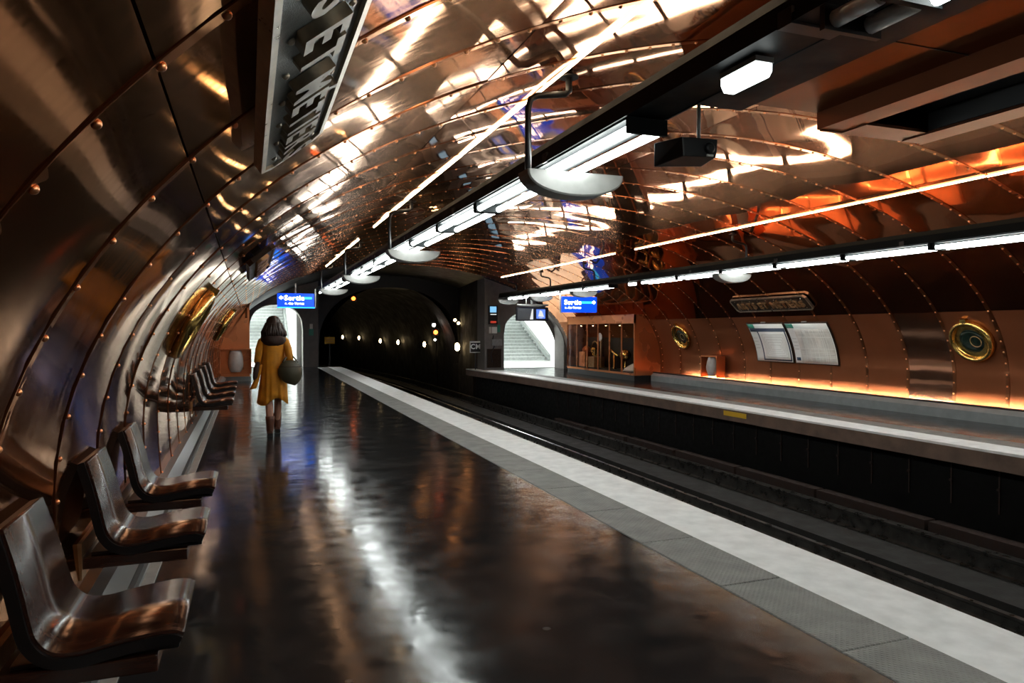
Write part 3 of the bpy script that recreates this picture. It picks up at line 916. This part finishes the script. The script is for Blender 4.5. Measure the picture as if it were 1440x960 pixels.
emergency(XL, 2.75, 'small boxy emergency lamp between the speaker and the overhead lamp')
emergency(XR2, 14.9, 'small bright emergency lamp in the dark gap of the far boom')
emergency(XL, 15.9, 'small emergency lamp in the dark gap of the near boom')
t = empty('hanging_speaker', (2.33, 3.42, 2.50)); tag(t, 'dark wedge-shaped speaker box hanging from the near boom', 'speaker')
b = MB(); b.rings([[(-.10, -.09, -.05), (.10, -.11, -.045), (.11, -.11, .055), (-.11, -.09, .055)], [(-.17, .10, -.075), (.12, .06, -.06), (.15, .06, .075), (-.17, .10, .06)]], True, False); bevel(b.build('cabinet', 'black', t), .006)
MB().tube([(.06, .0, .06), (.06, .0, .279)], .011, 8).build('rod', 'greysteel', t)
MB().lathe([(.03, 0), (.032, .012), (.018, .02)], 14, Matrix.Translation((.055, -.105, .0)) @ Matrix.Rotation(PI / 2, 4, 'X')).build('lens', 'black', t)
MB().box(.035, .075, -.118, -.108, -.045, -.034).build('lens_glint', 'nosing', t)


# hangers with cradles
def hanger(proto, xc, y, sgn, label):
    if proto is not None:
        t = copy_tree(proto); t.location = (xc, y, 0); tag(t, label, 'hanger', 'boom hangers'); return t
    dz = DZL if sgn > 0 else 0
    t = empty('boom_hanger', (xc, y, 0)); tag(t, label, 'hanger', 'boom hangers')
    zc = vz(xc + .02 * sgn) - .005
    xw = -.30 * sgn; xf = .02 * sgn
    MB().lathe([(.07, zc - .035), (.07, zc - .02), (.035, zc - .015), (.035, zc + .03)], 12, Matrix.Translation((xf, 0, 0))).build('flange', 'black', t)
    pts = [(xf, 0, zc - .02), (xf, 0, zc - .13), (xf - .03 * sgn, 0, zc - .155), (xw + .07 * sgn, 0, zc - .19), (xw + .02 * sgn, 0, zc - .22), (xw, 0, zc - .29), (xw, 0, 2.56 + dz)]
    MB().tube(pts, .024, 10).build('pipe', 'black', t)
    MB().tube([(xw, 0, 2.76 + dz), (xw, 0, 2.46 + dz)], .014, 8).build('rod', 'greysteel', t)
    b = MB(); arc = []
    for i in range(21):
        a = PI * i / 20; arc.append((-.38 * math.cos(a) + .04 * sgn, 2.555 + dz - .17 * math.sin(a) ** .85))
    rr = [[(x, y, z) for x, z in arc] for y in (-.10, -.09, .09, .10)]
    rr[0] = [(x * .97, y, 2.555 + dz - (2.555 + dz - z) * .93) for x, y, z in rr[0]]; rr[3] = [(x * .97, y, 2.555 + dz - (2.555 + dz - z) * .93) for x, y, z in rr[3]]
    b.rings(rr, True, False); b.build('cradle', 'cradle', t)
    return t


h = None
for k, y in enumerate((4.75, 10.1, 15.1, 20.3)):
    q = hanger(h, XL, y, 1, ['nearest pipe hanger with pale cradle on the near boom', 'second pipe hanger along the near boom', 'third pipe hanger along the near boom', 'last pipe hanger of the near boom by the blue sign'][k]); h = h or q
h = None
for k, y in enumerate((11.14, 17.48, 20.5, 23.5, 5.2)):
    q = hanger(h, XR2, y, -1, ['pipe hanger with pale cradle on the far boom above the name plate', 'pipe hanger on the far boom beside the right blue sign', 'pipe hanger on the far boom above the hanging monitor', 'last pipe hanger of the far boom at the dark end', 'pipe hanger of the far boom outside the frame on the right'][k]); h = h or q


# blue exit signs
def exit_sign(x, y, z, w, hgt, arrow_left, label):
    t = empty('exit_sign', (x, y, z)); tag(t, label, 'exit sign', 'blue exit signs')
    MB().box(-w / 2, w / 2, .0, .14, -hgt / 2, hgt / 2).build('housing', 'blue', t)
    d = -.008
    MB().box(-w * .02, w / 2 - .06, d, -.001, .03, .10).build('bright_band', 'bluebar', t)
    me, tw = text_mesh('Sortie', .20, .006, .004); me.materials.append(M['signwhite'])
    tx = -w / 2 + (.20 if arrow_left else .06)
    o = link('lettering', me, t, (tx, d - .006, .0)); o.rotation_euler = (PI / 2, 0, 0)
    me, tw = text_mesh('r. des Vertus', .085, .006, .002); me.materials.append(M['signwhite'])
    o = link('lettering', me, t, (tx + .02, d - .006, -.125)); o.rotation_euler = (PI / 2, 0, 0)
    ax = -w / 2 + .10 if arrow_left else w / 2 - .10; sg = -1 if arrow_left else 1
    b = MB(); b.rings([[(ax + .06 * sg, y_, .07), (ax - .01 * sg, y_, .13), (ax - .01 * sg, y_, .095), (ax - .06 * sg, y_, .095), (ax - .06 * sg, y_, .045), (ax - .01 * sg, y_, .045), (ax - .01 * sg, y_, .01)] for y_ in (d - .008, d)], True, False); b.build('arrow', 'signwhite', t)
    MB().box(w / 2 + .03 if arrow_left else -w / 2 - .06, w / 2 + .06 if arrow_left else -w / 2 - .03, .02, .10, -hgt / 2 - .02, hgt / 2 + .14).build('post', 'greysteel', t)
    if arrow_left: MB().box(-w / 2, w / 2 + .03, .05, .08, -hgt / 2 - .03, -hgt / 2).build('lower_rail', 'bluebar', t)
    MB().box(-.02, .02, .05, .09, hgt / 2, hgt / 2 + .3).build('drop_rod', 'greysteel', t)


exit_sign(1.31, 22.0, 2.385, 1.04, .40, True, 'blue illuminated exit sign over the walking person')
exit_sign(9.55, 19.8, 2.285, 1.16, .48, False, 'blue illuminated exit sign above the far platform display case')

# monitor
t = empty('hanging_monitor', (8.95, 22.2, 2.04)); tag(t, 'black hanging monitor showing two camera pictures before the white arch', 'monitor')
MB().box(-.57, .57, 0, .10, -.23, .23).build('case', 'black', t)
MB().box(-.53, .04, -.006, -.001, -.19, .19).build('left_screen', 'screenA', t); MB().box(.14, .46, -.006, -.001, -.15, .16).build('right_screen', 'screenB', t)
MB().quad((-.10, -.009, -.18), (.02, -.009, -.18), (.02, -.009, .17), (-.02, -.009, .17)).build('screen_picture', 'screenW', t)
MB().quad((.20, -.009, -.08), (.42, -.009, -.10), (.34, -.009, .10), (.26, -.009, .13)).build('screen_picture', 'screenW', t)
MB().quad((.24, -.009, -.14), (.36, -.009, -.14), (.36, -.009, -.12), (.24, -.009, -.12)).build('screen_picture', 'screenW', t)
b = MB(); rr = []
for i in range(13):
    a = PI * i / 12; rr.append([(-.58 * math.cos(a), -.02, .30 - .06 * math.sin(a)), (-.58 * math.cos(a), .14, .30 - .06 * math.sin(a)), (-.58 * math.cos(a), .14, .33), (-.58 * math.cos(a), -.02, .33)])
b.rings(rr, True, True).build('hood', 'cradle', t)
for x in (-.2, -.02, .02): MB().box(x - .012, x + .012, .05, .08, .33, .58).build('drop_rod', 'cradle', t)

# pier fittings
t = empty('information_display', (8.55, YR - .005, 0)); tag(t, 'lit blue and red information display high on the dark pier', 'display')
MB().box(-.18, .18, -.05, .0, 1.72, 2.42).build('case', 'black', t); MB().box(-.12, .13, -.056, -.051, 2.16, 2.38).build('blue_screen', 'cyan', t); MB().box(-.10, .13, -.056, -.051, 2.07, 2.10).build('white_line', 'screenW', t); MB().box(-.10, .12, -.056, -.051, 1.76, 1.84).build('red_bar', 'redpanel', t)
t = empty('notice_sheets', (8.60, YR - .005, 0)); tag(t, 'pale notices and small green box on the dark pier', 'notice')
MB().box(-.08, .12, -.02, -.0, 1.38, 1.62).build('sheet', 'paper', t); MB().box(-.20, -.10, -.02, 0, 1.38, 1.62).build('sheet', 'mapgrey', t); MB().box(.13, .24, -.03, 0, 1.42, 1.70).build('green_box', 'mapgreen', t)
t = empty('wall_telephone', (8.62, YR - .005, 0)); tag(t, 'grey equipment boxes and cables below the notices on the pier', 'equipment')
MB().box(-.12, .28, -.10, 0, .92, 1.16).build('case', 'greysteel', t); MB().tube([(-.05, -.05, 1.3), (-.10, -.06, 1.1), (-.02, -.05, .9), (-.16, -.05, .6), (-.10, -.05, .3)], .02, 8).build('cable', 'black', t); MB().box(-.3, .25, -.06, 0, .1, .8).build('cabinet', 'bronzeplate', t)
t = empty('letter_sign', (8.05, 25.75, .86)); tag(t, 'small black and white letter sign beside the tunnel mouth', 'sign')
MB().box(-.22, .22, 0, .03, -.22, .22).build('plate', 'paper', t); MB().box(-.19, .19, -.004, 0, -.19, .16).build('black_field', 'black', t)
me, tw = text_mesh('CM', .26, .006, .008); me.materials.append(M['paper'])
o = link('lettering', me, t, (-tw / 2, -.008, -.07)); o.rotation_euler = (PI / 2, 0, 0)
MB().box(-.02, .02, .005, .025, -.86, -.2).build('post', 'black', t)
t = empty('pier_label', (2.38, YF - .005, 0)); tag(t, 'small green label on the left pier beside the exit arch', 'label')
MB().box(-.09, .09, -.02, 0, 1.28, 1.55).build('green_plate', 'mapgreen', t); MB().box(-.06, .06, -.026, -.02, 1.55, 1.75).build('pale_plate', 'mapgrey', t)

# ------------------------------------------------------------------ display case on the far platform
YC0, YC1, XF = 18.35, 23.05, 10.62
t = empty('display_case', (XF, YC0, 0)); tag(t, 'copper display case with six glass panes by the white arch', 'display case')
MB().box(.02, .95, .02, YC1 - YC0 - .02, 0, .16).build('plinth', 'black', t)
MB().box(0, .06, 0, YC1 - YC0, 1.70, 1.96).build('header', 'copper_box', t)
MB().box(0, .45, 0, YC1 - YC0, 1.94, 1.97).build('roof', 'copper_box', t)
poly = [(0.0, .16), (vx(.16, 'R') - XF, .16)] + [(vx(z, 'R') - XF - .01, z) for z in (.6, 1.0, 1.3, 1.6, 1.8, 1.95)] + [(0.0, 1.95)]
MB().prism(poly, 0, .04).build('end_panel', 'copper_box', t); MB().prism(poly, YC1 - YC0 - .04, YC1 - YC0).build('end_panel', 'copper_box', t)
MB().box(0, .05, 0, YC1 - YC0, .16, .22).build('sill', 'copper_box', t)
MB().box(.10, .80, .05, YC1 - YC0 - .05, .22, .25).build('case_floor', 'bronzeplate', t)
MB().box(.78, .80, .05, YC1 - YC0 - .05, .25, 1.25).build('back_panel', 'bronzeplate', t)
dw = (YC1 - YC0) / 6
for k in range(6):
    MB().box(.018, .026, dw * k + .02, dw * (k + 1) - .02, .22, 1.70).build('pane', 'glass', t)
    MB().box(0, .04, dw * k - .018, dw * k + .018, .16, 1.70).build('mullion', 'copper_box', t)
MB().box(0, .04, dw * 6 - .036, dw * 6, .16, 1.70).build('mullion', 'copper_box', t)


def exhibit(name, y, parts, label):
    t = empty(name, (XF + .40, YC0 + y, .25)); tag(t, label, 'exhibit', 'exhibits in the display case')
    for nm, b_, mt in parts: b_.build(nm, mt, t)


exhibit('brass_globe', 1.25, [('stand', MB().lathe([(.16, 0), (.15, .03), (.03, .05), (.03, .25), (.06, .28)], 12), 'brass'), ('globe', MB().lathe([(.02, .28), (.13, .33), (.19, .45), (.19, .50), (.13, .60), (.02, .65)], 14), 'brass')], 'brass globe on a stand in the nearer half of the case')
exhibit('brass_telescope', 1.95, [('pillar', MB().lathe([(.10, 0), (.03, .04), (.025, .5)], 10), 'brass'), ('barrel', MB().tube([(0, -.25, .42), (0, .1, .55), (0, .12, .557), (0, .3, .63)], [.035, .035, .05, .05], 10), 'brass')], 'small brass telescope beside the globe in the case')
exhibit('plaster_relief', .7, [('rock', MB().lathe([(.34, 0), (.30, .07), (.17, .16), (.05, .22), (.01, .23)], 9), 'paper')], 'pale rocky model at the near bottom of the case')
exhibit('model_machine', 3.3, [('base', MB().box(-.2, .2, -.3, .3, 0, .35), 'bronze'), ('wheel', MB().tube([(0, .25 * math.cos(a * PI / 8), .62 + .25 * math.sin(a * PI / 8)) for a in range(17)], .025, 8), 'brass'), ('axle', MB().tube([(-.1, 0, .62), (.1, 0, .62)], .04, 8), 'brass'), ('post', MB().box(-.03, .03, -.03, .03, .35, .62), 'brass')], 'model machine with a brass wheel in the middle of the case')
exhibit('round_dial', 2.85, [('stand', MB().box(-.03, .03, -.03, .03, 0, .95), 'bronze'), ('dial', MB().lathe([(.12, 0), (.14, .02), (.12, .04)], 16, Matrix.Translation((-.03, 0, 1.02)) @ Matrix.Rotation(-PI / 2, 4, 'Y')), 'paper')], 'pale round dial on a tall stand in the case')
exhibit('red_machine', 3.95, [('body', MB().box(-.18, .18, -.22, .22, 0, .5), 'copper_box'), ('top', MB().lathe([(.14, .5), (.14, .62), (.05, .7)], 12), 'copper_box')], 'reddish model machine at the far end of the case')
for k in range(5):
    tt = empty('case_spotlight', (XF + .30, YC0 + .5 + .92 * k, 1.70)); tag(tt, ORD[k] + ' small spotlight inside the display case, from the near end', 'spotlight', 'spotlights of the display case')
    MB().lathe([(.03, -.05), (.04, -.0), (.04, .03)], 10).build('housing', 'black', tt); MB().lathe([(.005, -.062), (.024, -.06), (.024, -.051)], 10).build('lens', 'lampwarm', tt)


# ------------------------------------------------------------------ seats
def seat(proto, y, label):
    grp = 'seats along the left wall'
    if proto is not None:
        t = copy_tree(proto); t.location = (0, y, 0); tag(t, label, 'seat', grp); return t
    t = empty('platform_seat', (0, y, 0)); tag(t, label, 'seat', grp)
    # profile (x, z) of the moulded seat shell, front edge to top of back
    c = [(-.215, .452), (-.26, .468), (-.36, .462), (-.46, .447), (-.53, .435), (-.585, .437), (-.625, .455), (-.655, .495), (-.672, .55), (-.690, .63), (-.712, .72), (-.735, .80), (-.752, .855)]
    P = []
    for i in range(len(c) - 1):
        p0, p1, p2, p3 = c[max(i - 1, 0)], c[i], c[i + 1], c[min(i + 2, len(c) - 1)]
        for q in range(4):
            s_ = q / 4
            P.append(tuple(.5 * (2 * p1[d] + (p2[d] - p0[d]) * s_ + (2 * p0[d] - 5 * p1[d] + 4 * p2[d] - p3[d]) * s_ ** 2 + (3 * p1[d] - p0[d] - 3 * p2[d] + p3[d]) * s_ ** 3) for d in (0, 1)))
    P.append(c[-1])

    def shell_(off0, off1, wy0, wy1, taper):
        rr = []
        for i, (x, z) in enumerate(P):
            a, b_ = P[max(i - 1, 0)], P[min(i + 1, len(P) - 1)]
            dx, dz = b_[0] - a[0], b_[1] - a[1]; q = math.hypot(dx, dz); nx, nz = -dz / q * -1, dx / q * -1   # upward / forward normal
            tp = taper * max(0, (z - .5)) / .36
            rr.append([(x + nx * off0, wy0 + tp, z + nz * off0), (x + nx * off0, wy1 - tp, z + nz * off0), (x + nx * off1, wy1 - tp, z + nz * off1), (x + nx * off1, wy0 + tp, z + nz * off1)])
        return MB().rings(rr, True, False)
    o = shell_(0, -.012, .012, .558, .035).build('seat_shell', 'wood', t)
    for p_ in o.data.polygons: p_.use_smooth = abs(p_.normal.y) < .5
    shell_(-.0125, -.05, .0, .57, .035).build('under_shell', 'seat_edge', t)
    bevel(MB().box(-.78, -.30, .02, .55, .325, .385).build('support_beam', 'wood', t), .006)
    bevel(MB().box(-.74, -.235, .05, .52, .386, .40).build('support_plate', 'seat_edge', t), .003, 1)
    MB().box(-.80, -.77, .0, .57, .28, .46).build('wall_plate', 'bronze', t)
    return t


sp = None
SEATS = [(2.68, 'dark wooden seat at the bottom left corner, nearest to the viewer'), (3.96, 'second dark wooden seat from the near corner'), (5.10, 'third dark wooden seat, the last of the near group'),
         (11.26, 'nearest seat of the far group of four by the walking person'), (12.50, 'second seat of the far group of four'), (13.80, 'third seat of the far group of four'), (15.12, 'farthest seat of the far group of four')]
for y, lb in SEATS:
    q = seat(sp, y, lb); sp = sp or q

# ------------------------------------------------------------------ ceiling machinery housing near the crown, upper right
t = empty('ceiling_housing', (4.75, 0, 3.3)); tag(t, 'dark copper housing with a black recessed opening hanging from the crown, upper right', 'housing')
YH = 5.02
MB().box(-1.35, -.003, -4, YH, .13, .16).build('soffit_panel', 'housing', t)
MB().box(-1.35, -1.32, -4, YH, .14, .36).build('soffit_side', 'housing', t); MB().box(-1.35, 0, YH - .02, YH, .161, .44).build('soffit_end', 'housing', t)
for y in (3.6, 1.9): MB().box(-1.34, -.004, y - .004, y + .004, .124, .13).build('panel_joint', 'black', t)
MB().box(0, .03, -4, YH, -.02, .46).build('side_panel', 'housing', t); MB().box(1.22, 1.25, -4, YH, -.04, .44).build('side_panel', 'housing', t)
MB().box(.03, 1.22, YH - .03, YH, -.03, .46).build('end_panel', 'housing', t)
MB().box(.03, .26, -4, YH - .03, -.02, 0).build('rim_board', 'housing', t); MB().box(.98, 1.22, -4, YH - .03, -.04, -.015).build('rim_board', 'housing', t); MB().box(.26, .98, YH - .30, YH - .03, -.03, -.005).build('rim_board', 'housing', t)
MB().box(.26, .98, -4, YH - .3, .16, .18).build('recess_back', 'black', t); MB().box(.24, .26, -4, YH - .3, .0, .18).build('recess_side', 'black', t); MB().box(.98, 1.0, -4, YH - .3, -.01, .18).build('recess_side', 'black', t)

# ------------------------------------------------------------------ walking person
PX, PY = .33, 10.66


def skin_obj(name, joints, edges, mat, parent, root=0, levels=2):
    me = bpy.data.meshes.new(name); me.from_pydata([j[0] for j in joints], edges, []); me.materials.append(M[mat])
    o = link(name, me, parent)
    sk = o.modifiers.new('skin', 'SKIN'); sk.use_smooth_shade = True
    sv = me.skin_vertices[0].data if me.skin_vertices else None
    if sv is None:
        bm = bmesh.new(); bm.from_mesh(me); bm.verts.layers.skin.verify(); bm.to_mesh(me); bm.free(); sv = me.skin_vertices[0].data
    for i, j in enumerate(joints):
        r = j[1] if isinstance(j[1], tuple) else (j[1], j[1]); sv[i].radius = r; sv[i].use_root = (i == root)
    ss = o.modifiers.new('sub', 'SUBSURF'); ss.levels = levels; ss.render_levels = levels
    return o


per = empty('person', (PX, PY, 0)); tag(per, 'person in a mustard dress and dark scarf walking away, olive bag on the arm', 'person')
J = [((0, 0, .93), (.135, .10)), ((0, 0, 1.10), (.115, .085)), ((0, 0, 1.28), (.14, .09)), ((0, 0, 1.38), (.10, .07)), ((0, .0, 1.45), .052), ((0, .012, 1.52), .055), ((0, .02, 1.585), (.074, .088)), ((0, .02, 1.66), (.062, .075)),
     # left arm (image left), forearm forward
     ((-.14, 0, 1.37), .05), ((-.19, -.02, 1.23), .044), ((-.208, -.02, 1.09), .038), ((-.18, .12, 1.06), .033), ((-.15, .22, 1.08), .026),
     # right arm
     ((.14, 0, 1.37), .05), ((.19, -.06, 1.23), .044), ((.212, -.10, 1.10), .038), ((.20, .06, 1.05), .033), ((.20, .23, 1.06), .026),
     # left leg (trailing, nearer)
     ((-.085, 0, .88), .088), ((-.080, .01, .68), .070), ((-.065, -.01, .48), .052), ((-.062, -.04, .36), .058), ((-.058, -.06, .17), .040), ((-.056, -.07, .075), .038), ((-.056, .04, .035), (.036, .030)), ((-.056, .11, .028), (.030, .022)),
     # right leg (leading)
     ((.085, 0, .88), .088), ((.075, .12, .68), .070), ((.060, .20, .49), .052), ((.058, .24, .36), .058), ((.055, .29, .18), .040), ((.054, .30, .080), .038), ((.054, .41, .05), (.036, .030)), ((.054, .47, .045), (.030, .022)),
     # nose
     ((0, .115, 1.58), .014)]
E_ = [(0, 1), (1, 2), (2, 3), (3, 4), (4, 5), (5, 6), (6, 7), (3, 8), (8, 9), (9, 10), (10, 11), (11, 12), (3, 13), (13, 14), (14, 15), (15, 16), (16, 17), (0, 18), (18, 19), (19, 20), (20, 21), (21, 22), (22, 23), (23, 24), (24, 25), (0, 26), (26, 27), (27, 28), (28, 29), (29, 30), (30, 31), (31, 32), (32, 33), (6, 34)]
skin_obj('body', J, E_, 'skin', per, 0, 2)


def hand(name, base, sx):
    b0 = Vector(base)
    jj = [(tuple(b0), .022), (tuple(b0 + Vector((sx * .01, .05, .0))), (.034, .016)), (tuple(b0 + Vector((sx * .012, .085, -.002))), (.036, .014))]; ee = [(0, 1), (1, 2)]
    for q, (ox, ln) in enumerate(((-.027, .065), (-.009, .075), (.009, .07), (.026, .055))):
        i = len(jj); jj.append((tuple(b0 + Vector((sx * .012 + ox, .09 + ln * .5, -.012))), .0085)); jj.append((tuple(b0 + Vector((sx * .012 + ox, .09 + ln * .8, -.038))), .0075)); ee += [(2, i), (i, i + 1)]
    i = len(jj); jj.append((tuple(b0 + Vector((-sx * .035, .055, -.01))), .0105)); jj.append((tuple(b0 + Vector((-sx * .045, .09, -.022))), .009)); ee += [(1, i), (i, i + 1)]
    skin_obj(name, jj, ee, 'skin', per, 0, 1)


hand('hand', (-.15, .21, 1.08), 1); hand('hand', (.20, .22, 1.06), -1)

# dress : pleated flared body with uneven hem
SG = 64; rr = []
rows = [(1.40, .09, .07), (1.375, .14, .09), (1.33, .160, .105), (1.25, .162, .110), (1.15, .156, .110), (1.05, .160, .118), (.95, .166, .130), (.85, .170, .140), (.75, .174, .150), (.65, .178, .160), (.56, .182, .168), (.49, .186, .172)]
for ri, (z, a, c) in enumerate(rows):
    ring = []
    fold = max(0, (1.30 - z)) * .020
    for q in range(SG):
        t_ = 2 * PI * q / SG; w = 1 + fold / .2 * (.55 * math.sin(11 * t_ + .4) + .45 * math.sin(17 * t_ + z))
        x, y = a * math.cos(t_) * w, c * math.sin(t_) * w
        zz = z
        if z < .9:
            k = (.9 - z) / .4
            hem = -.055 * math.exp(-((x + .13) / .07) ** 2) * (y < .05) + .05 * math.exp(-((x - .03) / .08) ** 2) * (y < .05) - .05 * math.exp(-((x - .20) / .05) ** 2)
            zz += hem * k; y += .05 * k; x += (.0 if x > -.12 else -.035 * k)
        ring.append((x, y, zz))
    rr.append(ring)
b = MB(); b.rings(rr, False, True); o = b.build('dress', 'dress', per)
sd = o.modifiers.new('solid', 'SOLIDIFY'); sd.thickness = .006
for sx in (-1, 1):
    ey = -.10 if sx > 0 else 0
    dxy = [(sx * .10, 0, 1.375, .065), (sx * .16, -.005, 1.33, .058), (sx * .192, -.015 + ey * .5, 1.23, .054), (sx * .208, -.015 + ey, 1.12, .052), (sx * .214, ey, 1.06, .052)]
    o = MB().tube([d[:3] for d in dxy] + ([(sx * .20, .10 + ey, 1.045)]), [d[3] for d in dxy] + [.048], 16).build('sleeve', 'dress', per)
# side tail of the dress blowing out on the left
tail = MB(); rr = []
for i in range(8):
    v = i / 7; z = 1.0 - .34 * v; x = -.185 - .10 * v ** 1.4; w = .05 + .03 * v
    rr.append([(x - w * .5, -.03 + .02 * v, z), (x + w * .6, -.05, z + .02), (x + w * .6, -.02, z + .02), (x - w * .5, .0 + .02 * v, z)])
tail.rings(rr, True, True).build('dress_tail', 'dress', per)
# dark strap hanging on the left
MB().tube([(-.21, -.02, 1.05), (-.235, -.03, .95), (-.25, -.03, .84), (-.27, -.03, .80)], [.03, .04, .035, .01], 8).build('scarf_end', 'scarf', per)
# scarf : thick cowl
rr = []
for z, a, c, dy in ((1.475, .085, .085, .0), (1.455, .125, .12, -.01), (1.41, .168, .145, -.02), (1.36, .172, .150, -.025), (1.31, .130, .135, -.03), (1.285, .07, .11, -.03)):
    rr.append([(a * math.cos(t_) * (1 + .05 * math.sin(5 * t_ + z * 40)), dy + c * math.sin(t_) * (1 + .06 * math.sin(4 * t_ + z * 30)), z + .012 * math.sin(3 * t_)) for t_ in [2 * PI * q / 32 for q in range(32)]])
MB().rings(rr, True, True).build('scarf', 'scarf', per)
# hair : wavy shoulder-length mass open at the face
rr = []
for z, a, c, dy in ((1.705, .02, .03, .01), (1.69, .062, .08, .0), (1.65, .090, .11, -.01), (1.58, .108, .118, -.022), (1.52, .128, .118, -.03), (1.47, .146, .112, -.04), (1.435, .138, .10, -.05), (1.415, .10, .07, -.05)):
    ring = []
    for q in range(40):
        t_ = 2 * PI * q / 40; w = 1 + .07 * math.sin(7 * t_ + z * 45) + .05 * math.sin(13 * t_ - z * 60)
        x, y = a * math.cos(t_) * w, dy + c * math.sin(t_) * w
        if y > .035 and z < 1.65: y = .035 + (y - .035) * .25
        ring.append((x, y, z))
    rr.append(ring)
MB().rings(rr, True, True).build('hair', 'hair', per)
for q in range(16):
    a = PI + PI * (q + .5) / 16; x, y = .135 * math.cos(a), -.02 + .105 * math.sin(a)
    MB().tube([(x * .72, y, 1.60), (x * .92 + .012 * math.sin(q * 2), y - .012, 1.52), (x * 1.12, y - .02, 1.47), (x * 1.12 + .015 * math.sin(q * 3.1), y - .02, 1.43), (x * 1.04, y - .015, 1.40)], [.02, .026, .026, .022, .008], 6).build('hair_lock', 'hair', per)
# boots
for sx, fy, zz in ((-.057, -.07, 0), (.054, .30, .006)):
    prof_ = [(.285, .062, .062, .012), (.24, .060, .060, .008), (.16, .052, .054, .0), (.10, .050, .056, .0), (.07, .050, .062, .01)]
    rr = [[(sx + a * math.cos(t_), fy + dy + c * math.sin(t_), z + zz) for t_ in [2 * PI * q / 16 for q in range(16)]] for z, a, c, dy in prof_]
    bo = MB().rings(rr, True, True).build('boot', 'boot', per)
    rr = []
    for y, w, h_ in ((-.06, .034, .075), (-.02, .042, .085), (.05, .044, .08), (.11, .043, .062), (.155, .036, .045), (.18, .018, .03)):
        rr.append([(sx + w * math.cos(t_), fy + y, zz + .014 + h_ * .5 * (1 + math.sin(t_))) for t_ in [2 * PI * q / 14 for q in range(14)]])
    MB().rings(rr, True, True).build('boot_foot', 'boot', bo)
    MB().box(sx - .036, sx + .036, fy - .062, fy + .01, zz, zz + .05).build('boot_heel', 'seat_edge', bo)
    MB().box(sx - .040, sx + .040, fy + .01, fy + .17, zz, zz + .02).build('boot_sole', 'seat_edge', bo)

# bag on the right forearm
t = empty('handbag', (PX + .215, PY - .15, .735)); tag(t, 'round soft olive handbag hanging from the arm of the walking person', 'handbag')
rr = []
for i in range(13):
    v = i / 12; z = .34 * v; r = (math.sin(PI * (.06 + .88 * v))) ** .55
    rr.append([((.165 * r) * math.cos(q_) * (1 + .03 * math.sin(5 * q_)), .085 * r * math.sin(q_), z - .02 * math.cos(q_) * (1 - v)) for q_ in [2 * PI * q / 28 for q in range(28)]])
MB().rings(rr, True, True).build('bag_body', 'bag', t)
for yy in (-.05, .05):
    MB().tube([(-.10 + .2 * i / 10, yy * (1 - .6 * math.sin(PI * i / 10)) + .05 * math.sin(PI * i / 10), .31 + .10 * math.sin(PI * i / 10)) for i in range(11)], .010, 8).build('handle', 'bag', t)
MB().tube([(.150 * math.cos(a), .079 * math.sin(a), .25) for a in [2 * PI * q / 24 for q in range(25)]], .005, 6).build('seam', 'scarf', t)
